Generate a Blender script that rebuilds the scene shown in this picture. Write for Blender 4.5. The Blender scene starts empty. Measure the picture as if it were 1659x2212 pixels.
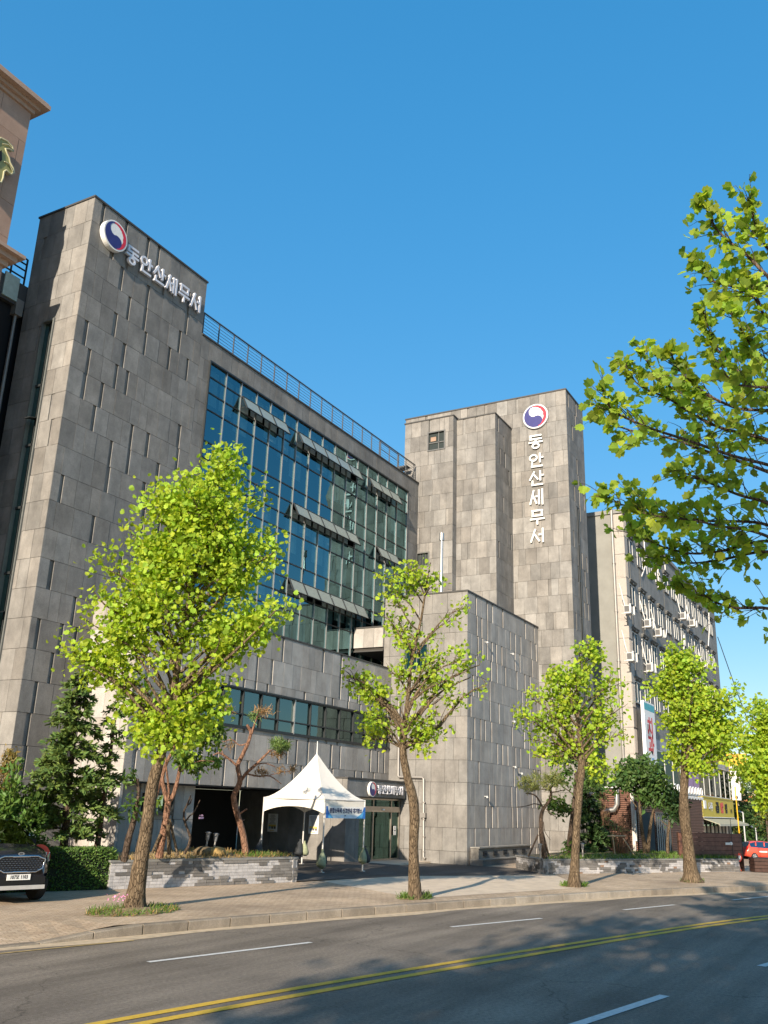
import bpy, math, random
import numpy as np
from mathutils import Vector, Matrix, Euler
random.seed(7); RNG = np.random.default_rng(11)
sc = bpy.context.scene; COL = sc.collection
# ---------------------------------------------------------------- camera
YAW, PITCH, ROLL, FPX = 1.05806781, 0.313904336, 0.0319503652, 1959.66365   # focal length in units of a 1659x2212 frame
FW, FH = 1659.0, 2212.0
CAM = np.array([0.0, 0.0, 2.4])
_f = np.array([math.sin(YAW)*math.cos(PITCH), math.cos(YAW)*math.cos(PITCH), math.sin(PITCH)])
_r = np.array([math.cos(YAW), -math.sin(YAW), 0.0]); _u = np.cross(_r, _f)
_c, _s = math.cos(ROLL), math.sin(ROLL)
CR, CU, CF = _c*_r + _s*_u, -_s*_r + _c*_u, _f
cam = bpy.data.cameras.new("camera"); cam.sensor_fit = 'VERTICAL'; cam.sensor_height = 36; cam.lens = FPX/FH*36
cam.clip_end = 3000; cam.clip_start = 0.1
camo = bpy.data.objects.new("camera", cam); COL.objects.link(camo)
camo.matrix_world = Matrix(((CR[0], CU[0], -CF[0], CAM[0]), (CR[1], CU[1], -CF[1], CAM[1]), (CR[2], CU[2], -CF[2], CAM[2]), (0, 0, 0, 1)))
sc.camera = camo
# ---------------------------------------------------------------- light
SUN_EL, SUN_AZ = 20.0, 9.0            # shadows run along +X, turned 9 degrees towards the facade
world = bpy.data.worlds.new("World"); sc.world = world; world.use_nodes = True
wn, wl = world.node_tree.nodes, world.node_tree.links
wn.clear()
sky = wn.new('ShaderNodeTexSky'); sky.sky_type = 'NISHITA'; sky.sun_disc = False
sky.sun_elevation = math.radians(SUN_EL); sky.sun_rotation = math.radians(270 - SUN_AZ)
sky.air_density = 1.0; sky.dust_density = 0.5; sky.ozone_density = 2.6; sky.altitude = 50
hsv = wn.new('ShaderNodeHueSaturation'); hsv.inputs['Saturation'].default_value = 2.36; hsv.inputs['Hue'].default_value = 0.502; hsv.inputs['Value'].default_value = 1.70
bg = wn.new('ShaderNodeBackground'); bg.inputs['Strength'].default_value = 0.13
wo = wn.new('ShaderNodeOutputWorld')
gam = wn.new('ShaderNodeGamma'); gam.inputs['Gamma'].default_value = .4
wl.new(sky.outputs[0], gam.inputs[0]); wl.new(gam.outputs[0], hsv.inputs['Color']); wl.new(hsv.outputs[0], bg.inputs[0]); wl.new(bg.outputs[0], wo.inputs[0])
sun = bpy.data.lights.new("sun", 'SUN'); sun.energy = 3.9; sun.angle = math.radians(0.6); sun.color = (1.0, 0.86, 0.69)
suno = bpy.data.objects.new("sun", sun); COL.objects.link(suno)
_e, _a = math.radians(SUN_EL), math.radians(SUN_AZ)
SUNDIR = Vector((-math.cos(_a)*math.cos(_e), -math.sin(_a)*math.cos(_e), math.sin(_e)))
suno.rotation_euler = SUNDIR.to_track_quat('Z', 'Y').to_euler(); suno.location = (-40, -10, 40)
sc.view_settings.view_transform = 'Standard'; sc.view_settings.look = 'None'
sc.view_settings.exposure = 1.12; sc.view_settings.gamma = 1.0; sc.view_settings.use_curve_mapping = False
sc.cycles.max_bounces = 6; sc.cycles.transparent_max_bounces = 8; sc.cycles.use_denoising = True

# ---------------------------------------------------------------- measuring helpers (photo position -> point in the place)
def ray(x, y):
    return (x-FW/2)/FPX*CR - (y-FH/2)/FPX*CU + CF
def V3(p): return Vector((float(p[0]), float(p[1]), float(p[2])))
def at(x, y, Y): d = ray(x, y); return V3(CAM + d*(Y/d[1]))
def atx(x, y, X): d = ray(x, y); return V3(CAM + d*(X/d[0]))
def gz(x, y, z=0.0): d = ray(x, y); return V3(CAM + d*((z-CAM[2])/d[2]))
def dep(x, y, d): return V3(CAM + ray(x, y)*d)
def up(x, y, Q): d = ray(x, y); return V3(CAM + d*(math.hypot(Q[0], Q[1])/math.hypot(d[0], d[1])))
def gnd(x): return 0.18 - max(0.0, x-44.0)*0.025

# ---------------------------------------------------------------- mesh helpers
class MB:
    def __init__(s): s.v = []; s.f = []; s.m = []; s.t = []; s.sm = []
    def add(s, vs, fs, mi=0, tint=(1, 1, 1), smooth=False):
        b = len(s.v); s.v.extend([tuple(v) for v in vs])
        for f in fs: s.f.append([b+i for i in f]); s.m.append(mi); s.sm.append(smooth)
        s.t.extend([tint]*len(vs)); return s
    def box(s, a, b, mi=0, tint=(1, 1, 1)):
        x0, y0, z0 = a; x1, y1, z1 = b
        x0, x1 = min(x0, x1), max(x0, x1); y0, y1 = min(y0, y1), max(y0, y1); z0, z1 = min(z0, z1), max(z0, z1)
        return s.add([(x0,y0,z0),(x1,y0,z0),(x1,y1,z0),(x0,y1,z0),(x0,y0,z1),(x1,y0,z1),(x1,y1,z1),(x0,y1,z1)],
                     [(0,3,2,1),(4,5,6,7),(0,1,5,4),(1,2,6,5),(2,3,7,6),(3,0,4,7)], mi, tint)
    def obox(s, O, U, V, W, mi=0, tint=(1, 1, 1)):   # box from corner O with edge vectors
        O, U, V, W = Vector(O), Vector(U), Vector(V), Vector(W)
        p = [O, O+U, O+U+V, O+V, O+W, O+U+W, O+U+V+W, O+V+W]
        fs = [(0,3,2,1),(4,5,6,7),(0,1,5,4),(1,2,6,5),(2,3,7,6),(3,0,4,7)]
        if U.cross(V).dot(W) < 0: fs = [f[::-1] for f in fs]
        return s.add(p, fs, mi, tint)
    def quad(s, a, b, c, d, mi=0, tint=(1, 1, 1)): return s.add([a, b, c, d], [(0, 1, 2, 3)], mi, tint)
    def prism(s, pts, n, mi=0, tint=(1, 1, 1), smi=None):   # polygon pts extruded along vector n
        n = Vector(n); P = [Vector(p) for p in pts]; k = len(P)
        nor = Vector((0, 0, 0))
        for i in range(k): nor += P[i].cross(P[(i+1) % k])
        if nor.dot(n) > 0: P = P[::-1]
        s.add(P, [tuple(range(k))], mi, tint)
        Q = [p+n for p in P]; s.add(Q, [tuple(range(k))[::-1]], mi, tint)
        return s.add(P+Q, [((i+1) % k, i, k+i, k+(i+1) % k) for i in range(k)], mi if smi is None else smi, tint)
    def tube(s, pts, rad, n=8, mi=0, tint=(1, 1, 1), caps=True, smooth=True, rough=0.0):
        P = [Vector(p) for p in pts]
        if not hasattr(rad, '__len__'): rad = [rad]*len(P)
        vs = []; fs = []; ref = None
        for i, p in enumerate(P):
            t = (P[min(i+1, len(P)-1)] - P[max(i-1, 0)])
            if t.length < 1e-9: t = Vector((0, 0, 1))
            t.normalize()
            if ref is None: ref = Vector((1, 0, 0)) if abs(t.x) < .8 else Vector((0, 1, 0))
            a = (ref - t*ref.dot(t)).normalized(); b = t.cross(a); ref = a
            for k in range(n):
                w = 2*math.pi*k/n; q = rad[i]*(1+rough*(random.random()-.5))
                vs.append(p + (a*math.cos(w) + b*math.sin(w))*q)
        for i in range(len(P)-1):
            for k in range(n):
                fs.append((i*n+k, i*n+(k+1) % n, (i+1)*n+(k+1) % n, (i+1)*n+k))
        s.add(vs, fs, mi, tint, smooth)
        if caps:
            s.add(vs[:n], [tuple(range(n))[::-1]], mi, tint); s.add(vs[-n:], [tuple(range(n))], mi, tint)
        return s
    def cyl(s, p, r, h, n=16, mi=0, tint=(1, 1, 1), r2=None):
        return s.tube([p, (p[0], p[1], p[2]+h)], [r, r if r2 is None else r2], n, mi, tint)
    def build(s, name, mats, parent=None, kind=None, origin=None):
        me = bpy.data.meshes.new(name)
        o = bpy.data.objects.new(name, me); COL.objects.link(o)
        v = np.array(s.v, dtype=float).reshape(-1, 3)
        if parent is not None: org = np.array(parent['_o'])
        elif origin is not None: org = np.array(origin, dtype=float)
        elif kind == 'structure' or len(v) == 0: org = np.zeros(3)
        else: org = np.array([v[:, 0].mean(), v[:, 1].mean(), v[:, 2].min()])
        me.from_pydata((v-org).tolist(), [], s.f)
        if not isinstance(mats, (list, tuple)): mats = [mats]
        for m in mats: me.materials.append(m)
        me.polygons.foreach_set('material_index', s.m); me.polygons.foreach_set('use_smooth', s.sm)
        ca = me.color_attributes.new('tint', 'FLOAT_COLOR', 'POINT')
        t = np.ones((len(v), 4)); t[:, :3] = np.array(s.t).reshape(-1, 3) if len(v) else 1
        ca.data.foreach_set('color', t.ravel().astype(np.float32)); me.update()
        if parent is None: o.location = org
        else: o.parent = parent
        o['_o'] = [float(q) for q in org]
        if kind: o['kind'] = kind
        return o
def tag(o, label, cat, group=None, kind=None):
    o['label'] = label; o['category'] = cat
    if group: o['group'] = group
    if kind: o['kind'] = kind
    return o
def thing(name, label, cat, loc, group=None):
    o = bpy.data.objects.new(name, None); COL.objects.link(o); o.location = loc; o.empty_display_size = .2
    o['_o'] = [float(q) for q in loc]; return tag(o, label, cat, group)
def copy_thing(o, loc, label, group=None):
    def kids(a): return [c for c in bpy.data.objects if c.parent == a]
    c = o.copy(); COL.objects.link(c); c.location = loc; c['label'] = label; c['_o'] = [float(q) for q in loc]
    for ch in list(o.children):
        d = ch.copy(); COL.objects.link(d); d.parent = c
        for g in list(ch.children):
            e = g.copy(); COL.objects.link(e); e.parent = d
    return c
def text_mb(body, size, O, U, V, mi=0, depth=0.0, align='CENTER', bold=0.0, squash=1.0, mb=None):
    """lettering as mesh laid in the plane O + x*U + y*V"""
    cu = bpy.data.curves.new('lettering', 'FONT'); cu.body = body; cu.size = size; cu.align_x = align; cu.align_y = 'CENTER'
    cu.offset = bold; cu.extrude = depth; cu.resolution_u = 2
    ob = bpy.data.objects.new('lettering', cu); COL.objects.link(ob)
    dg = bpy.context.evaluated_depsgraph_get(); me = bpy.data.meshes.new_from_object(ob.evaluated_get(dg))
    O, U, V = Vector(O), Vector(U).normalized(), Vector(V).normalized(); N = U.cross(V)
    mb = mb or MB()
    mb.add([O + U*(v.co.x*squash) + V*v.co.y + N*v.co.z for v in me.vertices], [tuple(p.vertices) for p in me.polygons], mi)
    bpy.data.objects.remove(ob); bpy.data.curves.remove(cu); bpy.data.meshes.remove(me)
    return mb

# ---------------------------------------------------------------- materials
def M_(name):
    m = bpy.data.materials.new(name); m.use_nodes = True; nt = m.node_tree; nt.nodes.clear()
    out = nt.nodes.new('ShaderNodeOutputMaterial'); return m, nt.nodes, nt.links, out
def pr(N, col=None, rough=.6, metal=0, spec=.4):
    b = N.new('ShaderNodeBsdfPrincipled'); b.inputs['Roughness'].default_value = rough; b.inputs['Metallic'].default_value = metal
    b.inputs['Specular IOR Level'].default_value = spec
    if col: b.inputs['Base Color'].default_value = (*col, 1)
    return b
def coords(N, L, scale=(1, 1, 1), kind='geo'):
    mp = N.new('ShaderNodeMapping'); mp.inputs['Scale'].default_value = scale
    if kind == 'geo': g = N.new('ShaderNodeNewGeometry'); L.new(g.outputs['Position'], mp.inputs['Vector'])
    else: g = N.new('ShaderNodeTexCoord'); L.new(g.outputs['Object'], mp.inputs['Vector'])
    return mp
def noise(N, L, scale, detail=4, vec=None, rough=.6):
    n = N.new('ShaderNodeTexNoise'); n.inputs['Scale'].default_value = scale; n.inputs['Detail'].default_value = detail; n.inputs['Roughness'].default_value = rough
    if vec is not None: L.new(vec.outputs[0], n.inputs['Vector'])
    return n
def ramp(N, L, src, stops):
    r = N.new('ShaderNodeValToRGB'); e = r.color_ramp.elements
    while len(e) < len(stops): e.new(.5)
    for i, (p, c) in enumerate(stops): e[i].position = p; e[i].color = (*c, 1) if len(c) == 3 else c
    L.new(src, r.inputs[0]); return r
def mul(N, L, a, b, fac=1.0, mode='MULTIPLY'):
    x = N.new('ShaderNodeMix'); x.data_type = 'RGBA'; x.blend_type = mode; x.inputs[0].default_value = fac
    L.new(a, x.inputs[6]); L.new(b, x.inputs[7]); return x
def bump(N, L, src, strength, dist, b):
    k = N.new('ShaderNodeBump'); k.inputs['Strength'].default_value = strength; k.inputs['Distance'].default_value = dist
    L.new(src, k.inputs['Height']); L.new(k.outputs[0], b.inputs['Normal']); return k
def plain(name, col, rough=.6, metal=0, var=.12, nscale=6, spec=.4, bumpy=0.0, bscale=40):
    m, N, L, out = M_(name); b = pr(N, col, rough, metal, spec); g = coords(N, L)
    n = noise(N, L, nscale, 5, g)
    r = ramp(N, L, n.outputs[0], [(.3, tuple(c*(1-var) for c in col)), (.7, tuple(min(1, c*(1+var)) for c in col))])
    a = N.new('ShaderNodeAttribute'); a.attribute_name = 'tint'
    x = mul(N, L, r.outputs[0], a.outputs['Color']); L.new(x.outputs[2], b.inputs['Base Color'])
    if bumpy:
        q = noise(N, L, bscale, 4, g); bump(N, L, q.outputs[0], bumpy, .02, b)
    L.new(b.outputs[0], out.inputs[0]); return m
def stone(name, lo, hi, stain=.5):
    m, N, L, out = M_(name); b = pr(N, None, .82, 0, .25); g = coords(N, L)
    a = N.new('ShaderNodeAttribute'); a.attribute_name = 'tint'
    n1 = noise(N, L, 1.3, 6, g, .65); r1 = ramp(N, L, n1.outputs[0], [(.3, lo), (.72, hi)])
    gs = coords(N, L, (2.2, 2.2, .9)); n2 = noise(N, L, 1.0, 7, gs, .7)
    r2 = ramp(N, L, n2.outputs[0], [(.32, (1-stain,)*3), (.62, (1, 1, 1))])
    n3 = noise(N, L, 55, 3, g, .8); r3 = ramp(N, L, n3.outputs[0], [(.25, (.66,)*3), (.75, (1.3,)*3)])
    x = mul(N, L, r1.outputs[0], a.outputs['Color']); x = mul(N, L, x.outputs[2], r2.outputs[0]); x = mul(N, L, x.outputs[2], r3.outputs[0])
    L.new(x.outputs[2], b.inputs['Base Color']); bump(N, L, n3.outputs[0], .35, .02, b)
    L.new(b.outputs[0], out.inputs[0]); return m
def leafmat(name, col, trans=.45, sat=1.0):
    m, N, L, out = M_(name); a = N.new('ShaderNodeAttribute'); a.attribute_name = 'tint'
    c = N.new('ShaderNodeRGB'); c.outputs[0].default_value = (*col, 1)
    x = mul(N, L, c.outputs[0], a.outputs['Color'])
    d = pr(N, None, .5, 0, .3); L.new(x.outputs[2], d.inputs['Base Color'])
    t = N.new('ShaderNodeBsdfTranslucent'); ct = N.new('ShaderNodeRGB'); ct.outputs[0].default_value = (1.25, 1.2, .5, 1)
    y = mul(N, L, x.outputs[2], ct.outputs[0]); L.new(y.outputs[2], t.inputs[0])
    mx = N.new('ShaderNodeMixShader'); mx.inputs[0].default_value = trans
    L.new(d.outputs[0], mx.inputs[1]); L.new(t.outputs[0], mx.inputs[2]); L.new(mx.outputs[0], out.inputs[0]); return m
def bark(name, lo, hi, sc_=1.0):
    m, N, L, out = M_(name); b = pr(N, None, .9, 0, .1)
    g = coords(N, L, (14*sc_, 14*sc_, 2.2*sc_)); n = noise(N, L, 1.0, 6, g, .7); n.inputs['Distortion'].default_value = .6
    v = N.new('ShaderNodeTexVoronoi'); v.feature = 'DISTANCE_TO_EDGE'; v.inputs['Scale'].default_value = 1.6; L.new(g.outputs[0], v.inputs['Vector'])
    r = ramp(N, L, n.outputs[0], [(.3, lo), (.68, hi)])
    rv = ramp(N, L, v.outputs['Distance'], [(.0, (.45,)*3), (.14, (1, 1, 1))])
    x = mul(N, L, r.outputs[0], rv.outputs[0]); L.new(x.outputs[2], b.inputs['Base Color'])
    mm = N.new('ShaderNodeMath'); mm.operation = 'ADD'; L.new(n.outputs[0], mm.inputs[0]); L.new(rv.outputs[0], mm.inputs[1])
    bump(N, L, mm.outputs[0], 1.0, .03, b); L.new(b.outputs[0], out.inputs[0]); return m
def glassy(name, gl, tr, fac=.75):
    m, N, L, out = M_(name)
    g = N.new('ShaderNodeBsdfGlossy'); g.inputs['Color'].default_value = (*gl, 1); g.inputs['Roughness'].default_value = .015
    t = N.new('ShaderNodeBsdfTransparent'); t.inputs[0].default_value = (*tr, 1)
    q = coords(N, L); n = noise(N, L, .9, 2, q); k = N.new('ShaderNodeBump'); k.inputs['Strength'].default_value = .06; k.inputs['Distance'].default_value = .05
    L.new(n.outputs[0], k.inputs['Height']); L.new(k.outputs[0], g.inputs['Normal'])
    mx = N.new('ShaderNodeMixShader'); mx.inputs[0].default_value = fac
    L.new(t.outputs[0], mx.inputs[1]); L.new(g.outputs[0], mx.inputs[2]); L.new(mx.outputs[0], out.inputs[0]); return m
STONE = stone('grey_stone', (.188, .180, .168), (.302, .289, .268), .26)
STONEL = stone('light_painted_stone', (.32, .30, .275), (.46, .435, .40), .18)  # same grey stone, brighter light on podium and annex front put into its colour
PINK = stone('pink_stone', (.36, .235, .175), (.44, .30, .225), .12)
COPING = plain('dark_coping', (.06, .058, .055), .6)
DARK = plain('dark_frame', (.035, .04, .042), .45, .3)
BLACK = plain('black', (.006, .006, .007), .7, var=.2)
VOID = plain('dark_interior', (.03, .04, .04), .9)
ALU = plain('aluminium', (.46, .46, .45), .38, .8, var=.06); ALUD = plain('mullion_aluminium', (.30, .31, .31), .4, .7, var=.06)
STEEL = plain('stainless_steel', (.27, .255, .235), .4, .25, var=.08)
RAIL = plain('grey_railing', (.11, .115, .12), .5, .4)
GLASS = glassy('curtain_glass', (.185, .335, .36), (.50, .70, .72), .64)
GLASSW = glassy('dim_window_glass', (.12, .15, .16), (.12, .14, .14), .7)
GLASSB = glassy('band_glass', (.15, .22, .225), (.30, .42, .38), .72)
SASHG = plain('sash_pane', (.27, .31, .275), .25, var=.08)  # sky reflection of the open flaps put into an opaque pale green
GLASSG = glassy('green_glass', (.26, .40, .36), (.30, .42, .38), .7)
DOORG = glassy('door_glass', (.20, .32, .30), (.35, .55, .50), .35)
BLIND = plain('roller_blind', (.66, .74, .74), .8)
WHITE = plain('white_paint', (.78, .78, .76), .5, var=.05)
NAVY = plain('navy', (.035, .035, .16), .4); RED = plain('red', (.62, .03, .05), .4)
SILVER = plain('silver_letter', (.66, .66, .70), .4, .1, var=.04)
# ---------------------------------------------------------------- ground, road, pavement
def asphalt(name, lo, hi, fine=.35):
    m, N, L, out = M_(name); b = pr(N, None, .85, 0, .3); g = coords(N, L)
    n1 = noise(N, L, .35, 5, g); n2 = noise(N, L, 95, 2, g, .9); n3 = noise(N, L, 18, 4, g)
    r1 = ramp(N, L, n1.outputs[0], [(.3, lo), (.7, hi)]); r2 = ramp(N, L, n2.outputs[0], [(.25, (1-fine,)*3), (.8, (1+fine*1.3,)*3)])
    r3 = ramp(N, L, n3.outputs[0], [(.3, (.74,)*3), (.7, (1.24,)*3)])
    gt = coords(N, L, (.12, 1.4, 1)); gt.inputs['Rotation'].default_value = (0, 0, .27); n4 = noise(N, L, 1, 3, gt)
    r4 = ramp(N, L, n4.outputs[0], [(.35, (.74,)*3), (.65, (1.18,)*3)])
    v = N.new('ShaderNodeTexVoronoi'); v.feature = 'DISTANCE_TO_EDGE'; v.inputs['Scale'].default_value = .16; 
    gd = noise(N, L, 1.5, 4, g); ad = N.new('ShaderNodeMix'); ad.data_type = 'RGBA'; ad.blend_type = 'ADD'; ad.inputs[0].default_value = .8
    L.new(g.outputs[0], ad.inputs[6]); L.new(gd.outputs['Color'], ad.inputs[7]); L.new(ad.outputs[2], v.inputs['Vector'])
    r5 = ramp(N, L, v.outputs['Distance'], [(.0, (.6,)*3), (.003, (1, 1, 1))])
    x = mul(N, L, r1.outputs[0], r2.outputs[0]); x = mul(N, L, x.outputs[2], r3.outputs[0]); x = mul(N, L, x.outputs[2], r4.outputs[0]); x = mul(N, L, x.outputs[2], r5.outputs[0])
    L.new(x.outputs[2], b.inputs['Base Color']); bump(N, L, n2.outputs[0], .5, .01, b); L.new(b.outputs[0], out.inputs[0]); return m
def paver(name, c1, c2, mortar, scale=1.0, rot=.27, w=.2, h=.1):
    m, N, L, out = M_(name); b = pr(N, None, .85, 0, .2); g = coords(N, L, (scale,)*3); g.inputs['Rotation'].default_value = (0, 0, rot)
    t = N.new('ShaderNodeTexBrick'); t.inputs['Scale'].default_value = 1.0; t.inputs['Brick Width'].default_value = w; t.inputs['Row Height'].default_value = h
    t.inputs['Mortar Size'].default_value = .006; t.inputs['Color1'].default_value = (*c1, 1); t.inputs['Color2'].default_value = (*c2, 1); t.inputs['Mortar'].default_value = (*mortar, 1); t.inputs['Bias'].default_value = 0
    L.new(g.outputs[0], t.inputs['Vector'])
    p = coords(N, L); n1 = noise(N, L, .5, 6, p, .65); r1 = ramp(N, L, n1.outputs[0], [(.28, (.60, .58, .56)), (.7, (1.2, 1.15, 1.08))])
    n2 = noise(N, L, 25, 4, p); r2 = ramp(N, L, n2.outputs[0], [(.3, (.82,)*3), (.7, (1.12,)*3)])
    x = mul(N, L, t.outputs[0], r1.outputs[0]); x = mul(N, L, x.outputs[2], r2.outputs[0]); L.new(x.outputs[2], b.inputs['Base Color'])
    bump(N, L, t.outputs['Fac'], -.3, .01, b); L.new(b.outputs[0], out.inputs[0]); return m
ROAD = asphalt('road_asphalt', (.155, .131, .106), (.25, .212, .17), .65)
YARD = asphalt('yard_asphalt', (.07, .063, .056), (.115, .104, .093), .3)
PAVE = paver('brick_paving', (.58, .475, .36), (.49, .385, .28), (.27, .21, .16))
CONC = plain('concrete_paving', (.62, .51, .385), .85, var=.15, nscale=2.5, bumpy=.2, bscale=60)
KERB = stone('kerb_granite', (.25, .215, .17), (.37, .32, .26), .3)
SAND = plain('gutter_dust', (.52, .41, .28), .9, var=.2, nscale=5, bumpy=.3, bscale=70)
YELLOW = plain('yellow_line', (.62, .40, .05), .7, var=.16, nscale=14); WLINE = plain('white_line', (.62, .62, .60), .7, var=.15, nscale=14)
SOIL = plain('dry_soil', (.30, .22, .12), .95, var=.35, nscale=9, bumpy=.8, bscale=25)
GRASSM = leafmat('grass_blade', (.10, .17, .03), .3)
def poly(pts):
    P = np.array(pts, float)
    s = np.r_[0, np.cumsum(np.hypot(*np.diff(P, axis=0).T))]
    return lambda q: np.array([np.interp(q, s, P[:, 0]), np.interp(q, s, P[:, 1])]), s[-1], s
def smooth_line(pts, step=.5):
    P = np.array(pts, float); x = np.arange(P[0, 0], P[-1, 0]+step/2, step); y = np.interp(x, P[:, 0], P[:, 1])
    k = int(5/step); yp = np.pad(y, k, mode='reflect', reflect_type='odd'); y = np.convolve(yp, np.ones(2*k+1)/(2*k+1), 'valid')
    return np.stack([x, y], 1)
S_ = 2.4/2.1
KL = smooth_line([(-60, 25.6), (-20, 19.6)] + [(a*S_, b*S_) for a, b in ((10.75, 11.47), (12.7, 11.13), (14.82, 10.58), (17.69, 9.74), (20.51, 8.85), (24.79, 7.5), (26.98, 6.65), (32.08, 4.2))] + [(48, -1.3), (110, -36)])
def offs(Lp, o):
    t = np.gradient(Lp, axis=0); t /= np.linalg.norm(t, axis=1)[:, None]; return Lp + np.stack([-t[:, 1], t[:, 0]], 1)*o
def sheet(mb, A, B, za, zb, mi=0):
    n = len(A); vs = [(A[i, 0], A[i, 1], za(A[i, 0]) if callable(za) else za) for i in range(n)] + [(B[i, 0], B[i, 1], zb(B[i, 0]) if callable(zb) else zb) for i in range(n)]
    mb.add(vs, [(i, i+1, n+i+1, n+i) for i in range(n-1)], mi)
rz = lambda x: gnd(x)-.18
g = MB(); g.add([(-400, -400, -2.2), (900, -400, -2.2), (900, 900, -2.2), (-400, 900, -2.2)], [(0, 1, 2, 3)]); g.build('ground', [YARD], kind='structure')
r = MB(); sheet(r, offs(KL, -13), offs(KL, .05), rz, rz); r.build('road', [ROAD], kind='structure')
def kh(x):   # kerb height: dropped at the left
    return .03 + .15*min(1, max(0, (x-12.2)/1.25))
kz = lambda x: rz(x)+kh(x)
Kin = offs(KL, .2); K2 = offs(KL, 1.6)
p = MB(); sheet(p, Kin, K2, lambda x: kz(x)-.003, gnd); far = K2.copy(); far[:, 1] = 60; sheet(p, K2, far, gnd, gnd)
p.build('pavement', [PAVE], kind='structure')
kb = MB(); n0 = 0
tt = [c for c in np.arange(-30, 60, 1.0)]
for x in tt:
    i0 = int((x+60)/.5); i1 = i0+2
    if i1 >= len(KL)-1: break
    a, b = KL[i0]*.985+KL[i1]*.015, KL[i1]*.985+KL[i0]*.015; a2, b2 = Kin[i0]*.994+Kin[i1]*.006, Kin[i1]*.994+Kin[i0]*.006
    g1 = random.uniform(.82, 1.1); tint = (g1, g1*.98, g1*.95)
    if 23.5 < x < 30: tint = (1.25*g1, 1.27*g1, 1.28*g1)
    z0a, z0b, z1a, z1b = rz(a[0])-.2, rz(b[0])-.2, kz(a[0]), kz(b[0]); ch = .02
    vs = [(a[0], a[1], z0a), (b[0], b[1], z0b), (b[0], b[1], z1b-ch), (a[0], a[1], z1a-ch)]
    q = lambda P, Q, z: (P[0]+(Q[0]-P[0])*.1, P[1]+(Q[1]-P[1])*.1, z)
    vs += [q(b, b2, z1b), q(a, a2, z1a), (b2[0], b2[1], z1b), (a2[0], a2[1], z1a), (b2[0], b2[1], z0b), (a2[0], a2[1], z0a)]
    kb.add(vs, [(0, 1, 2, 3), (3, 2, 4, 5), (5, 4, 6, 7), (7, 6, 8, 9), (1, 8, 6, 4, 2), (0, 3, 5, 7, 9)], 0, tint)
kb.build('kerb', [KERB], kind='structure')
np_ = MB(); sheet(np_, offs(KL, -25), offs(KL, -11.2), lambda x: rz(x)+.15, lambda x: rz(x)+.15); sheet(np_, offs(KL, -11.2), offs(KL, -11.201), lambda x: rz(x)+.15, rz); np_.build('near_pavement', [CONC], kind='structure')
d = MB(); w = .32+.12*np.sin(KL[:, 0]*1.3)*np.sin(KL[:, 0]*.37); A = KL - 0; t_ = np.gradient(KL, axis=0); t_ /= np.linalg.norm(t_, axis=1)[:, None]
B = KL - np.stack([-t_[:, 1], t_[:, 0]], 1)*w[:, None]; sheet(d, B, A, lambda x: rz(x)+.004, lambda x: rz(x)+.008); d.build('gutter', [SAND], kind='structure')
def stripe(mb, Lp, wd, z=.008, x0=None, x1=None):
    Q = Lp
    if x0 is not None: Q = Lp[(Lp[:, 0] >= x0) & (Lp[:, 0] <= x1)]
    sheet(mb, offs(Q, -wd/2), offs(Q, wd/2), lambda x: rz(x)+z, lambda x: rz(x)+z)
Y1 = smooth_line([(-40, 15.6)] + [(a*S_, b*S_-.085) for a, b in ((7.29, 7.33), (8.9, 7.03), (11.85, 6.42), (15.55, 5.52), (19.55, 4.5), (24.48, 3.18))] + [(60, -10)], .4)
Y2 = smooth_line([(-40, 15.2)] + [(a*S_, b*S_+.085) for a, b in ((7.65, 6.86), (9.34, 6.5), (11.18, 6.06), (14.94, 5.22), (18.84, 4.33), (23.48, 3.06))] + [(60, -10.5)], .4)
ym = MB(); stripe(ym, Y1, .15); stripe(ym, Y2, .16); ym.build('yellow_centre_line', [YELLOW], kind='structure')
el = MB(); stripe(el, offs(KL, -.5), .06, .010, 2, 13.6); el.build('yellow_edge_line', [plain('worn_yellow', (.48, .35, .14), .8, var=.35, nscale=6)], kind='structure')
lm = MB()
def dash(a, b, wd):
    a, b = np.array(a), np.array(b); L_ = np.array([a+(b-a)*k/6 for k in range(7)]); stripe(lm, L_, wd)
for (x0, y0), (x1, y1) in (((320, 2079), (671.5, 2036.4)), ((974.5, 2002.9), (1169.5, 1984.4)), ((1347, 1966), (1457, 1955)), ((1582, 1944.5), (1700, 1933))):
    dash(gz(x0, y0)[:2], gz(x1, y1)[:2], .11)
a, b = gz(1252, 2212), gz(1436, 2151.5); dash(tuple(Vector(a[:2])*1.0 - (Vector(b[:2])-Vector(a[:2]))*.4), b[:2], .15)
a = gz(1644, 2088); dv = Vector(b[:2])-Vector(gz(1252, 2212)[:2]); dv.normalize(); dash(a[:2], tuple(Vector(a[:2])+Vector((dv.x*.93+dv.y*.1, dv.y*1.15))*3), .15)
lm.build('white_lane_dashes', [WLINE], kind='structure')
# asphalt yard in front of the entrance, light concrete apron at the kerb
def dz(x, y):
    f = min(1, max(0, (y-15.6)/2.2)); f = f*f*(3-2*f); h = min(1, max(0, (34.5-x)/2.0)); return .184+.15*f*h
y = MB(); nx, ny = 26, 20; vs = []
for j in range(ny+1):
    for i in range(nx+1):
        x = 24.3+(37.3-24.3)*i/nx; y0 = np.interp(x, [24.25, 26.6, 29.5, 31.2, 33.2, 35.1, 37.3], [16.25, 15.9, 15.3, 14.1, 12.9, 12.5, 14.2]); y1 = 24.0 if x < 32.1 else 19.4; yy = y0+(y1-y0)*j/ny
        vs.append((x, yy, dz(x, yy)))
y.add(vs, [(j*(nx+1)+i, j*(nx+1)+i+1, (j+1)*(nx+1)+i+1, (j+1)*(nx+1)+i) for j in range(ny) for i in range(nx)], 0, (1, 1, 1), True)
y.build('driveway', [YARD], kind='structure')
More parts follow.
